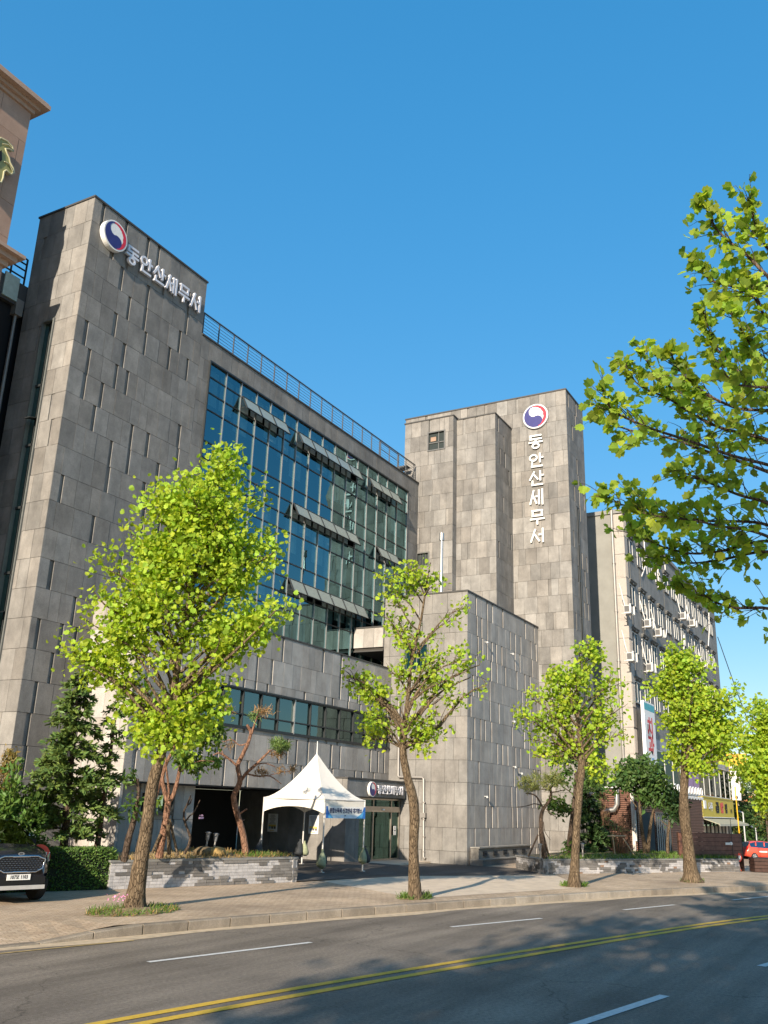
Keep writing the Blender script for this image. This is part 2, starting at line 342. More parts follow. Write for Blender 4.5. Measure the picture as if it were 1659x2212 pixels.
cp = MB(); cp.add([(22.6, 11.4, .183), (29.8, 9.2, .183), (34.6, 11.7, .183), (33.2, 12.8, .183), (31.1, 14.0, .183), (29.4, 15.2, .183), (26.5, 15.8, .183), (25.2, 15.9, .183)], [tuple(range(8))])
cp.build('concrete_apron', [CONC], kind='structure')
ds = MB(); ds.box((33.2, 18.1, .15), (37.14, 19.75, .25)); ds.build('doorstep', [CONC], kind='structure')
# ---------------------------------------------------------------- stone cladding
def rsub(R, holes):
    out = [R]
    for h in holes:
        nx = []
        for (a, b, c, d) in out:
            if h[0] >= b or h[1] <= a or h[2] >= d or h[3] <= c: nx.append((a, b, c, d)); continue
            if h[0] > a: nx.append((a, h[0], c, d))
            if h[1] < b: nx.append((h[1], b, c, d))
            a2, b2 = max(a, h[0]), min(b, h[1])
            if h[2] > c: nx.append((a2, b2, c, h[2]))
            if h[3] < d: nx.append((a2, b2, h[3], d))
        out = nx
    return out
def clad(mb, O, U, N, w, z0, z1, holes=(), course=.93, fin=.28, zoff=None, rev=.062, contrast=.16, wides=(.42, .55, .62, .72)):
    """panels on the wall starting at O (x,y), running along unit U (x,y), outward normal N (x,y)"""
    U, N = Vector((*U, 0)), Vector((*N, 0)); O = Vector((*O, 0))
    zs = []; z = z1
    while z > z0+.25: zs.append((max(z-course, z0), z)); z -= course
    J = .012
    P = lambda u, q, d: O + U*u + N*d + Vector((0, 0, q))
    mb.quad(P(0, z0, -.10), P(w, z0, -.10), P(w, z1, -.10), P(0, z1, -.10), 1) if not holes else [mb.quad(P(a, c, -.10), P(b, c, -.10), P(b, d, -.10), P(a, d, -.10), 1) for a, b, c, d in rsub((0, w, z0, z1), holes)]
    for (a, b) in zs:
        u = 0.0; first = True; lastfin = False
        while u < w-1e-3:
            isfin = (not first) and (not lastfin) and random.random() < fin
            ww = random.uniform(.13, .18) if isfin else random.choice(wides)*random.uniform(.9, 1.1)
            if first: ww *= random.uniform(.5, 1)
            if u+ww > w-.22: ww = w-u; isfin = False
            dpt = -rev if isfin else random.choice((0, 0, .002, .004))
            t = 1+random.uniform(-contrast, contrast); h = random.uniform(-.018, .018)
            tint = (t*(1+h), t, t*(1-h))
            for (p, q, c, d) in rsub((u, u+ww, a, b), holes):
                p, q, c, d = p+J*.5, q-J*.5, c+J*.5, d-J*.5
                if q-p < .02 or d-c < .02: continue
                vs = [P(p, c, dpt), P(q, c, dpt), P(q, d, dpt), P(p, d, dpt), P(p, c, -.10), P(q, c, -.10), P(q, d, -.10), P(p, d, -.10)]
                mb.add(vs, [(0, 1, 2, 3), (1, 5, 6, 2), (4, 0, 3, 7), (3, 2, 6, 7), (4, 5, 1, 0)], 0, tint)
            u += ww; first = False; lastfin = isfin
JOINT = plain('joint', (.05, .046, .04), .9)
XN, YN = (-1, 0), (0, -1)
def coping(mb, x0, y0, x1, y1, z, t=.07, o=.04):   # thin cap over a block
    mb.box((x0-o, y0-o, z), (x1+o, y1+o, z+t))
B = thing('tax_office', 'grey stone office block with two tall towers and a blue glass curtain wall', 'building', (30, 22, .18))
Yf, Yp, xB, Yb, xT, Yt = 22.3, 20.24, 37.15, 16.42, 46.58, 14.43
# --- left tower
slit = (.98, 1.62, 1.0, 17.85)   # u along -X face from front (u = Y - Yf)
m = MB()
m.box((18.43, Yf+.12, .1), (24.4, 25.0, 22.3), 1)
clad(m, (18.31, 25.07), (0, -1), XN, 2.77, .18, 22.37, holes=[(25.07-23.97, 25.07-23.36, 1.2, 17.85)], fin=.12, rev=.03)
clad(m, (18.31, Yf), (1, 0), YN, 6.09, .18, 22.37, fin=.36)
clad(m, (24.4, Yf), (0, 1), (1, 0), 2.77, 19.9, 22.37, fin=.1)
tw = m.build('tower', [STONE, JOINT], B)
m = MB(); coping(m, 18.31, Yf, 24.4, 25.07, 22.37); m.build('coping', [COPING], tw)
m = MB(); Y0, Y1_, xs = 23.36, 23.97, 18.31
for yy in (Y0, Y1_-.06): m.box((xs-.05, yy, 1.2), (xs+.3, yy+.06, 17.85))
m.box((xs-.05, Y0+.06, 17.79), (xs+.3, Y1_-.06, 17.85)); m.box((xs+.1, Y0+.06, 1.2), (xs+.12, Y1_-.06, 17.79), 1)
for k in range(7): m.box((xs+.06, Y0+.06, 2.5+k*2.15), (xs+.22, Y1_-.06, 2.58+k*2.15), 2)
m.box((xs+.06, Y0+.24, 1.2), (xs+.16, Y0+.28, 17.79), 2)
for k in (1, 4): m.obox((xs+.1, Y0+.1, 5.6+k*2.15), (-.42, 0, -.12), (0, .28, 0), (0, 0, .03), 2)
m.build('window', [plain('slit_frame', (.16, .17, .165), .5, .3), GLASSG, DARK], tw)
# --- podium (two storeys, in front)
m = MB(); bl = at(384, 1525, Yp).x
band = (22.8-20.7, 37.1-20.7, 4.92, 6.22)
m.box((20.85, Yp+.15, 2.95), (xB+2, 26, 4.8), 1); m.box((20.85, Yp+.15, 6.3), (xB+2, 26, 8.3), 1); m.box((20.85, Yp+1.5, 4.8), (xB+2, 26, 6.3), 2)
clad(m, (20.7, 22.3), (0, -1), XN, 22.3-Yp, .18, 8.45, fin=.1, rev=.03, holes=[(1.6, 2.07, 2.88, 6.5)] if False else ())
clad(m, (20.7, Yp), (1, 0), YN, xB-20.7, 2.9, 8.45, holes=[band], fin=.34, zoff=0)
pod = m.build('podium', [STONEL, JOINT, VOID], B)
m = MB(); coping(m, 20.7, Yp, xB-.02, 22.26, 8.45, .06, .03); m.build('coping', [COPING], pod)
# ground floor wall, window and dark entry recess
Yr = 20.62
m = MB(); clad(m, (20.7, Yr), (1, 0), YN, 24.5-20.7, .18, 2.86, holes=[(1.4, 2.65, 2.02, 2.52)], fin=.3, course=1.05)
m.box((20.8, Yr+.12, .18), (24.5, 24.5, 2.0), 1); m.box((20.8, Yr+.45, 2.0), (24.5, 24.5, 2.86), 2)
gw = m.build('ground_floor_wall', [STONEL, JOINT, VOID], B)
m = MB(); x0, x1, q0, q1 = 22.1, 23.35, 2.02, 2.52
m.box((x0-.06, Yr-.12, q0-.08), (x1+.06, Yr+.25, q0)); m.box((x0-.06, Yr-.12, q1), (x1+.06, Yr+.25, q1+.06)); m.box((x0-.06, Yr-.12, q0), (x0, Yr+.25, q1)); m.box((x1, Yr-.12, q0), (x1+.06, Yr+.25, q1))
m.box(((x0+x1)/2-.02, Yr+.05, q0), ((x0+x1)/2+.02, Yr+.1, q1)); wf = m.build('window', [DARK], B)
m = MB(); m.box((x0, Yr+.1, q0), (x1, Yr+.12, q1)); m.build('pane', [GLASSG], wf)
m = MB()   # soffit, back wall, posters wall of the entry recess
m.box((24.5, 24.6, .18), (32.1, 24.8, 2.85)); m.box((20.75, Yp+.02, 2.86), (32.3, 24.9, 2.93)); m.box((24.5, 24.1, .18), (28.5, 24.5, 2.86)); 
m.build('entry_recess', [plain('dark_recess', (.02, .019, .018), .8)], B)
m = MB(); m.box((32.25, 19.47, .18), (32.5, 24.6, 2.85), 1); clad(m, (32.13, 24.6), (0, -1), XN, 24.6-19.36, .18, 2.86, fin=.0, course=2.7, wides=(.9, 1.0), contrast=.06, rev=.02)
clad(m, (32.13, 19.36), (1, 0), YN, 1.05, .18, 2.75, fin=0, course=2.7, wides=(1.2,))
m.build('entry_side_wall', [STONE, JOINT], B)
# --- band of windows in podium
m = MB(); mm = MB(); xs_ = [22.8, 24.0, 25.1, 26.22, 27.32, 28.39, 29.46, 30.58, 31.68, 32.78, 33.9, 34.94, 36.2, 37.1]
m.box((22.8, Yp+.06, 4.92), (37.1, Yp+.08, 6.22)); gb = m.build('window_band', [GLASSB], B)
for x in xs_: mm.box((x-.025, Yp-.02, 4.92), (x+.025, Yp+.12, 6.22), 1 if x in (29.46,) else 0)
for z in (4.92, 5.34, 6.18): mm.box((22.8, Yp-.01, z), (37.1, Yp+.11, z+.045))
mm.box((22.7, Yp-.05, 6.22), (37.12, Yp+.1, 6.28)); mm.box((22.7, Yp-.05, 4.86), (37.12, Yp+.1, 4.92)); mm.build('mullions', [DARK, ALU], gb)
m = MB()
for i in range(len(xs_)-1):
    if random.random() < .5: m = MB(); m.box((xs_[i]+.05, Yp+.3, random.choice((5.3, 5.6, 5.0))), (xs_[i+1]-.05, Yp+.32, 6.2)); m.build('blind', [BLIND], gb)
# --- curtain wall
mx_ = [25.07, 26.13, 27.13, 28.21, 29.24, 30.31, 31.29, 32.37, 33.47, 34.58, 35.69, 36.76, 37.77, 38.84, 39.88, 40.98, 42.2]
tz_ = [19.1, 18.5, 17.82, 17.1, 15.77, 15.08, 14.42, 13.7, 12.35, 11.66, 10.98, 10.28, 8.9, 8.2]
m = MB(); clad(m, (24.4, Yf), (1, 0), YN, 43.5-24.4, 8.3, 20.02, holes=[(.67, 17.8, 8.1, 19.12)], fin=.05, contrast=.10)
m.box((24.6, Yf+1.6, 7.8), (43.5, 26, 19.9), 2); m.box((24.5, Yf+.12, 19.2), (43.5, 26, 19.9), 1); m.box((42.3, Yf+.12, 8.3), (43.5, 26, 19.2), 1)
m.box((24.4, Yf+.12, 8.3), (25.0, 26, 19.2), 1)
for z in (15.4, 11.98): m.box((25.07, Yf+.1, z-.25), (42.2, Yf+1.6, z+.25), 2)
cwall = m.build('facade', [STONE, JOINT, VOID], B)
m = MB(); m.box((24.4, Yf-.05, 20.02), (43.5, Yf+.35, 20.09)); m.build('coping', [COPING], cwall)
opens = [(0, 2, 5), (0, 6, 11), (0, 12, 15), (1, 6, 11), (1, 13, 15), (2, 6, 12)]
skip = set()
for fl, a, b in opens:
    for i in range(a, b): skip.add((i, 1+4*fl))
m = MB()
for i in range(16):
    for j in range(len(tz_)-1):
        if (i, j) in skip: continue
        t = random.uniform(-.004, .004)
        m.quad((mx_[i], Yf+.02+t, tz_[j+1]), (mx_[i+1], Yf+.02-t, tz_[j+1]), (mx_[i+1], Yf+.02-t, tz_[j]), (mx_[i], Yf+.02+t, tz_[j]))
cw = m.build('curtain_wall', [GLASS], B)
m = MB()
for k, x in enumerate(mx_): m.box((x-.018, Yf-.035, 8.2), (x+.018, Yf+.06, 19.1), 1 if k else 0)
for z in tz_: m.box((25.07, Yf-.012, z-.025), (42.2, Yf+.05, z+.025), 0)
m.box((25.0, Yf-.07, 19.1), (42.27, Yf+.08, 19.17), 0); m.box((25.0, Yf-.07, 8.2), (25.05, Yf+.08, 19.1), 0)
m.build('mullions', [DARK, ALUD], cw)
m = MB()
for i in range(16):
    for fl in range(3):
        if random.random() < .8:
            hz = random.choice((.9, 1.5, 2.0, 2.6)); zt = (19.05, 15.0, 11.6)[fl]
            m = MB(); m.box((mx_[i]+.08, Yf+.35, zt-hz), (mx_[i+1]-.08, Yf+.36, zt)); m.build('blind', [BLIND], cw)
for fl, a, b in opens:
    zt = tz_[1+4*fl]; hgt = zt-tz_[2+4*fl]; an = math.radians(27)
    for i in range(a, b):
        x0, x1 = mx_[i]+.008, mx_[i+1]-.008; O = Vector((x0, Yf-.05, zt)); dn = Vector((0, -math.sin(an), -math.cos(an))); nn = Vector((0, -math.cos(an), math.sin(an)))
        m = MB(); W = Vector((x1-x0, 0, 0)); f = .03
        m.obox(O, W, dn*f, nn*.05); m.obox(O+dn*(hgt-f), W, dn*f, nn*.05); m.obox(O+dn*f, Vector((f, 0, 0)), dn*(hgt-2*f), nn*.05); m.obox(O+dn*f+W-Vector((f, 0, 0)), Vector((f, 0, 0)), dn*(hgt-2*f), nn*.05)
        if i in (a, b-1): m.obox((x0+.02 if i == a else x1-.04, Yf, zt-hgt*.75), (.02, 0, 0), (0, -.30, -.02), (0, 0, .02))
        fo = m.build('window', [DARK], B)
        m = MB(); m.obox(O+dn*f+Vector((f, 0, 0))+nn*.02, W-Vector((2*f, 0, 0)), dn*(hgt-2*f), nn*.01); m.build('pane', [SASHG], fo)
# --- roof railing
m = MB(); zr = 20.09
px_ = [24.6+.98*k for k in range(20)]
for x in px_: m.box((x-.02, Yf+.14, zr), (x+.02, Yf+.18, 21.15))
for k in range(7): m.box((24.5, Yf+.155, zr+.12+k*.14), (43.4, Yf+.17, zr+.132+k*.14))
m.box((24.5, Yf+.13, 21.12), (43.4, Yf+.19, 21.16))
for yy in (Yf+1.2, Yf+2.4):
    m.box((43.3, yy, zr), (43.34, yy+.04, 21.9))
m.box((41.0, Yf+1.2, 21.9), (43.34, Yf+1.24, 21.94)); m.box((41.0, Yf+1.2, zr), (41.04, Yf+1.24, 21.94)); m.box((41.0, Yf+1.2, 21.5), (43.34, Yf+1.23, 21.53))
for k in range(5): m.box((41.4+k*.35, Yf+.4, 20.15+k*.2), (41.9+k*.35, Yf+1.2, 20.19+k*.2))
m.build('roof_railing', [RAIL], B)
# --- right tower with its two stepped slabs
m = MB()
m.box((xT+.12, Yt+.12, .1), (49.74, 24.75, 25.6), 1)
clad(m, (xT, 24.85), (0, -1), XN, 24.85-Yt, .18, 25.68, fin=.14, rev=.025, contrast=.24)
clad(m, (xT, Yt), (1, 0), YN, 49.84-xT, .18, 25.68, holes=[(1.3, 1.62, .5, 18.95)], fin=.3, contrast=.12)
clad(m, (49.84, Yt), (0, 1), (1, 0), 24.85-Yt, 10, 25.68, fin=.1)
rt = m.build('tower', [STONE, JOINT], B)
m = MB(); coping(m, xT, Yt, 49.84, 24.85, 25.68, .08); m.build('coping', [COPING], rt)
m = MB(); m.box((xT+1.3, Yt+.04, .5), (xT+1.62, Yt+.08, 18.95), 1)
for xx in (xT+1.3, xT+1.58): m.box((xx, Yt-.04, .5), (xx+.04, Yt+.1, 18.95))
m.box((xT+1.3, Yt-.04, 18.91), (xT+1.62, Yt+.1, 18.95))
for k in range(8): m.box((xT+1.34, Yt-.02, 2+k*2.1), (xT+1.58, Yt+.08, 2.08+k*2.1))
m.build('window', [DARK, GLASSG], rt)
m = MB(); m.box((43.65, 20.26, 8), (xT, 23.15, 23.8), 1)
wh = [(23.25-21.69, 23.25-20.7, 21.97, 23.03), (23.25-22.3, 23.25-21.61, 15.16, 15.86)]
clad(m, (43.53, 23.25), (0, -1), XN, 23.25-20.14, 8.3, 23.87, holes=wh, fin=.12, rev=.025, contrast=.24)
clad(m, (43.53, 20.14), (1, 0), YN, .5, 8.3, 23.87, fin=0)
m.box((44.16, 17.9, 8), (xT, 20.3, 23.7), 1)
clad(m, (44.04, 20.16), (0, -1), XN, 20.16-17.78, 8.3, 23.77, fin=.12, rev=.025, contrast=.24)
clad(m, (44.04, 17.78), (1, 0), YN, xT-44.04, 8.3, 23.77, fin=.2, contrast=.14)
sl = m.build('stair_shaft', [STONE, JOINT], B)
m = MB(); m.box((43.49, 20.1, 23.87), (xT-.05, 23.3, 23.94)); m.box((44.0, 17.74, 23.77), (xT-.05, 20.08, 23.84)); m.build('coping', [COPING], sl)
for (y0, y1, z0, z1) in ((20.7, 21.69, 21.97, 23.03), (21.61, 22.28, 15.16, 15.86)):
    m = MB(); x = 43.53; f = .07
    m.box((x-.04, y0-f, z0-f), (x+.3, y1+f, z0)); m.box((x-.04, y0-f, z1), (x+.3, y1+f, z1+f)); m.box((x-.04, y0-f, z0), (x+.3, y0, z1)); m.box((x-.04, y1, z0), (x+.3, y1+f, z1))
    m.box((x+.09, y0, z0), (x+.11, y1, z1), 1)
    if z0 > 20: m.box((x+.04, y0+.35, z0), (x+.08, y0+.40, z1)); m.box((x+.04, y0, z0+.42), (x+.08, y1, z0+.47)); m.box((x+.05, y0+.55, z0+.55), (x+.085, y1-.1, z1-.25), 2)
    else:
        for k in range(1, 4): m.box((x+.05, y0+k*.17, z0), (x+.08, y0+k*.17+.02, z1))
    m.build('window', [plain('window_frame', (.13, .13, .125), .5, .3), VOID, plain('louvre', (.3, .2, .14), .6)], sl)
# --- low box in front of the right tower
m = MB(); m.box((xB+.12, Yb+.12, .1), (xT, 20.6, 11.8), 1)
clad(m, (xB, 20.68), (0, -1), XN, 20.68-Yb, .18, 11.86, holes=[(20.68-19.54, 20.68-18.41, 8.42, 9.52)], fin=.13, rev=.025, contrast=.10)
i0 = len(m.f); clad(m, (xB, Yb), (1, 0), YN, xT-xB, .18, 11.86, fin=.42, contrast=.10, rev=.045, wides=(.4, .5, .6))
m.m[i0:] = [2 if q == 0 else q for q in m.m[i0:]]  # brightness of the front put into panel colour; side keeps plain stone
lb = m.build('annex', [STONE, JOINT, STONEL], B)
m = MB(); coping(m, xB, Yb, xT-.05, 20.68, 11.86, .07); m.build('coping', [COPING], lb)
m = MB(); x, y0, y1, z0, z1 = xB, 18.41, 19.54, 8.42, 9.52; f = .07
m.box((x-.05, y0-f, z0-f), (x+.25, y1+f, z0)); m.box((x-.05, y0-f, z1), (x+.25, y1+f, z1+f)); m.box((x-.05, y0-f, z0), (x+.25, y0, z1)); m.box((x-.05, y1, z0), (x+.25, y1+f, z1)); m.box((x+.05, (y0+y1)/2-.02, z0), (x+.1, (y0+y1)/2+.02, z1)); m.box((x+.05, y0, z0+.5), (x+.1, (y0+y1)/2, z0+.54))
wf = m.build('window', [plain('window_frame', (.16, .16, .155), .5, .3)], lb); m = MB(); m.box((x+.06, y0, z0), (x+.08, y1, z1)); m.build('pane', [GLASSG], wf)
m = MB(); m.box((37.15, 20.7, 9.42), (41, 22.28, 10.4), 1); clad(m, (37.03, 22.28), (0, -1), XN, 1.6, 9.4, 10.46, fin=0)
br = m.build('link_box', [STONEL, JOINT], B)
m = MB(); m.box((36.99, 20.69, 10.46), (41, 22.28, 10.52)); m.box((37.05, 20.7, 9.34), (41, 22.28, 9.4)); m.build('coping', [COPING], br)
# --- entrance vestibule
m = MB(); m.box((32.2, 19.45, 2.8), (xB-.02, 22, 3.35), 1)
clad(m, (32.13, 20.24), (0, -1), XN, .88, 2.76, 3.42, fin=0, course=.7); clad(m, (32.13, 19.36), (1, 0), YN, xB-32.15, 2.76, 3.42, fin=0, course=.7, wides=(1.2, 1.0))
m.box((33.2, 19.5, 2.72), (xB-.03, 20.2, 2.76), 2)
ve = m.build('entrance_fascia', [STONE, JOINT, DARK], B)
m = MB(); m.box((32.09, 19.32, 3.42), (xB-.03, 20.22, 3.48)); m.build('coping', [COPING], ve)
Yd = 19.66; zb = .25
dm = MB(); X0, X1, X2, X3 = 33.25, 34.72, 36.3, 37.1
for x in (X0, X1, X2, X3-.06): dm.box((x, Yd-.05, zb), (x+.07, Yd+.06, 2.74))
dm.box((X0, Yd-.08, 2.18), (X3, Yd+.08, 2.40)); dm.box((X0, Yd-.06, 2.66), (X3, Yd+.06, 2.72)); dm.box((X0, Yd-.06, zb), (X3, Yd+.07, zb+.07))
dr = dm.build('entrance_door', [plain('bronze_steel', (.42, .37, .31), .35, .7)], B)
m = MB(); m.box((X0, Yd, zb+.07), (X3, Yd+.012, 2.66)); m.build('door_glass', [DOORG], dr)
m = MB(); m.box((X1+.12, Yd+.45, zb), (X2-.02, Yd+.5, 2.1)); m.build('sliding_leaf', [DOORG], dr)
m = MB(); m.box((35.45, Yd-.13, 2.25), (35.6, Yd-.08, 2.31)); m.build('motion_sensor', [WHITE], dr)
m = MB(); m.box((32.6, 22.0, zb), (xB-.1, 22.1, 2.7)); m.box((32.6, Yd+.1, .2), (xB-.1, 22, .24)); m.build('lobby', [plain('lobby_wall', (.10, .11, .09), .7)], B)
m = MB(); m.box((X1+.75, Yd+.25, zb+.1), (X2-.12, Yd+.27, 2.0), 0)
text_mb('근로장려금', .17, ((X1+.75+X2-.12)/2, Yd+.24, 1.45), (1, 0, 0), (0, 0, 1), 1, mb=m); text_mb('도움창구', .2, ((X1+.75+X2-.12)/2, Yd+.24, 1.22), (1, 0, 0), (0, 0, 1), 1, mb=m)
for z, w in ((1.75, .5), (.95, .45), (.85, .5), (.5, .3)): m.box(((X1+.75+X2-.12)/2-w/2, Yd+.238, z), ((X1+.75+X2-.12)/2+w/2, Yd+.242, z+.04), 1)
tag(m.build('notice_banner', [plain('teal_sheet', (.20, .52, .52), .6), plain('teal_ink', (.03, .14, .18), .6)]), 'teal upright notice sheet behind the entrance door glass', 'notice')
m = MB(); m.box((36.55, Yd-.06, 1.25), (36.78, Yd-.05, 1.62)); m.box((36.6, Yd-.065, 1.42), (36.73, Yd-.061, 1.45), 1); m.box((36.61, Yd-.065, 1.53), (36.72, Yd-.061, 1.54), 1)
tag(m.build('paper_notice', [WHITE, BLACK]), 'small white paper stuck on the right door glass', 'notice')
# ---------------------------------------------------------------- signs of the tax office
GLY = {
 'dong': [('l', .08, .94, .92, .94), ('l', .12, .94, .12, .68), ('l', .08, .68, .94, .68), ('l', .5, .66, .5, .46), ('l', 0, .45, 1, .45), ('o', .5, .17, .25, .17)],
 'an': [('o', .30, .72, .27, .22), ('l', .8, 1, .8, .36), ('l', .8, .7, 1.02, .7), ('l', .2, .36, .2, .06), ('l', .15, .06, .95, .06)],
 'san': [('l', .34, .98, .0, .44), ('l', .30, .80, .60, .44), ('l', .8, 1, .8, .36), ('l', .8, .7, 1.02, .7), ('l', .2, .34, .2, .06), ('l', .15, .06, .95, .06)],
 'se': [('l', .27, .97, .0, .08), ('l', .22, .62, .46, .10), ('l', .45, .56, .66, .56), ('l', .66, .97, .66, .04), ('l', .92, 1, .92, 0)],
 'mu': [('l', .12, .94, .88, .94), ('l', .12, .58, .88, .58), ('l', .16, .94, .16, .58), ('l', .84, .94, .84, .58), ('l', 0, .34, 1, .34), ('l', .5, .34, .5, -.02)],
 'seo': [('l', .32, .97, .0, .06), ('l', .26, .62, .60, .08), ('l', .62, .56, .88, .56), ('l', .88, 1, .88, 0)]}
WORD = ['dong', 'an', 'san', 'se', 'mu', 'seo']
def glyph(O, U, V, N, w, h, key, sw, dp):
    m = MB(); O, U, V, N = Vector(O), Vector(U), Vector(V), Vector(N)
    for e in GLY[key]:
        if e[0] == 'l':
            a = O+U*(e[1]*w)+V*(e[2]*h); b = O+U*(e[3]*w)+V*(e[4]*h); t = (b-a).normalized(); s_ = N.cross(t)*sw/2
            j = N*random.uniform(0, .003)
            m.obox(a-t*sw*.35-s_, (b-a)+t*sw*.7, s_*2, N*dp+j, 0)
        else:
            n = 18; c = O+U*(e[1]*w)+V*(e[2]*h); rx, ry = e[3]*w, e[4]*h
            for q in range(n):
                A = [c+U*(math.cos(2*math.pi*k/n)*(rx+s))+V*(math.sin(2*math.pi*k/n)*(ry+s)) for k in (q, q+1) for s in (-sw/2, sw/2)]
                m.prism([A[0], A[1], A[3], A[2]], N*dp)
    return m
def emblem(c, U, V, N, R, th, parent, name='emblem'):
    """round government emblem: white rim, navy and white swirl, red crescent"""
    c, U, V, N = Vector(c), Vector(U), Vector(V), Vector(N); m = MB(); n = 48
    ring = [c+U*(math.cos(2*math.pi*k/n)*R)+V*(math.sin(2*math.pi*k/n)*R) for k in range(n)]
    m.prism(ring, N*th)
    o = m.build(name, [WHITE], parent); m = MB(); nr, na = 26, 96
    for i in range(nr):
        for j in range(na):
            r0, r1 = .90*i/nr, .90*(i+1)/nr; a0, a1 = 2*math.pi*j/na, 2*math.pi*(j+1)/na
            r, a = (r0+r1)/2, (a0+a1)/2; x, y = r*math.cos(a), r*math.sin(a)
            ca, sa = math.cos(.25), math.sin(.25); x, y = x*ca+y*sa, -x*sa+y*ca
            h = .40; up_, lo_ = math.hypot(x, y-h) < h*1.02, math.hypot(x-.04, y+h) < h*1.05
            if (x < 0 and not up_) or lo_:
                mi = 0
                if math.hypot(x+.0, y) > .90: continue
            elif x > 0 and math.hypot(x+.16, y-.02) > .80: mi = 1
            else: continue
            P = [c+N*(th+.006)+U*(q*math.cos(b))+V*(q*math.sin(b)) for q, b in ((r0*R, a0), (r1*R, a0), (r1*R, a1), (r0*R, a1))]
            m.quad(*P, mi)
    m.build('swirl', [NAVY, RED], o); return o
def office_sign(label, loc): return thing('building_sign', label, 'sign', loc, 'raised emblem and letter signs of the tax office')
X_, Z_ = Vector((1, 0, 0)), Vector((0, 0, 1))
s = office_sign('large horizontal silver letter sign with round emblem along the top of the left tower', (21.4, Yf, 20.5))
emblem((19.25, Yf-.02, 21.32), X_, Z_, Vector((0, -1, 0)), .56, .2, s)
x = 19.93
for k in WORD: glyph((x, Yf-.06, 20.76), X_, Z_, Vector((0, -1, 0)), .56, .66, k, .085, .10).build('letter', [SILVER], s); x += .705
s = office_sign('vertical white letter sign under a round emblem on the sunlit face of the right tower', (xT, 16.2, 16))
U = Vector((0, -1, 0)); N = Vector((-1, 0, 0))
emblem((xT-.02, 16.24, 24.28), U, Z_, N, .76, .13, s)
for k, (a, b) in zip(WORD, ((520, 615), (645, 740), (760, 860), (880, 985), (1010, 1110), (1135, 1230))):
    z1_ = atx((1500+1015*.60277)*.54861, (1400+a*.60277)*.54861, xT).z; z0_ = atx((1500+1015*.60277)*.54861, (1400+b*.60277)*.54861, xT).z
    glyph((xT-.05, 16.66, z0_+.06), U, Z_, N, .78, z1_-z0_-.08, k, .095, .08).build('letter', [WHITE], s)
s = office_sign('small letter sign with round emblem on the dark fascia above the entrance door', (35, 19.3, 2.9))
emblem((34.0, 19.34, 3.07), X_, Z_, Vector((0, -1, 0)), .30, .1, s)
x = 34.46
for k in WORD: glyph((x, 19.31, 2.91), X_, Z_, Vector((0, -1, 0)), .31, .33, k, .042, .07).build('letter', [SILVER], s); x += .385
# ---------------------------------------------------------------- fittings on the tax office
def camera_unit(p, label, face):
    m = MB(); n = Vector(face); p = Vector(p)
    m.tube([p, p+n*.14], .02, 8); m.tube([p+n*.12+Vector((0, 0, .02)), p+n*.15-Vector((0, 0, .07))], [.045, .055], 10)
    tag(m.build('security_camera', [plain('camera_grey', (.45, .45, .44), .4)]), label, 'camera')
for (zx, zy), lab in (((1530, 560), 'white security camera low on the annex wall just right of its corner'), ):
    q = at((1400+zx*.3315)*.54861, (2950+zy*.3315)*.54861, Yb); camera_unit(q, lab, (0, -1, 0))
for (dx, dy), lab in (((1047, 1387), 'white security camera on the annex front wall under its roof edge'), ((1103, 1412), 'white security camera high on the annex front, halfway along it'),
                      ((1106, 1558), 'white security camera halfway up the annex front wall'), ((1108, 1656), 'white security camera on the annex wall above the vented bench'), ((1122, 1670), 'silver ball shaped camera beside the pine foliage on the annex wall')):
    camera_unit(at(dx, dy, Yb), lab, (0, -1, 0))
def pipe(name, pts, r, mat, label, cat='pipe', parent=None):
    m = MB(); m.tube(pts, r, 10); return tag(m.build(name, [mat]), label, cat)
t5 = lambda zx, zy, X: atx((1350+zx*.33152)*.54861, (2000+zy*.33152)*.54861, X)
pt = t5(1175, 320, 38.3)
m = MB(); m.cyl((38.3, pt.y, 11.93), .075, pt.z-11.93-.2, 12); m.cyl((38.3, pt.y, pt.z-.28), .13, .06, 12); m.cyl((38.3, pt.y, pt.z-.2), .11, .28, 12)
tag(m.build('vent_pipe', [ALU]), 'tall silver vent pipe with a capped top on the annex roof', 'vent pipe')
xb = xB-.09
s2 = lambda zx, zy: atx((1400+zx*.33152)*.54861, (2950+zy*.33152)*.54861, xb)
A_, B_, C_, D_ = s2(508, -260), s2(505, 330), s2(808, 335), s2(805, 1290)
m = MB(); m.tube([(xb, A_.y, 7.0), (xb, B_.y, B_.z+.06), (xb, B_.y-.06, B_.z), (xb, C_.y+.06, C_.z), (xb, C_.y, C_.z-.06), (xb, D_.y, .42), (xb-.02, D_.y-.1, .34)], .055, 12)
for z in (2.6, 1.9, 1.2, .6): m.cyl((xb, D_.y+.0, z), .062, .05, 12)
m.box((xb-.1, D_.y-.1, 2.0), (xb+.06, D_.y+.14, 2.2))
tag(m.build('drain_pipe', [STEEL]), 'stainless drain pipe stepping down the sunlit annex wall beside the entrance', 'drain pipe')
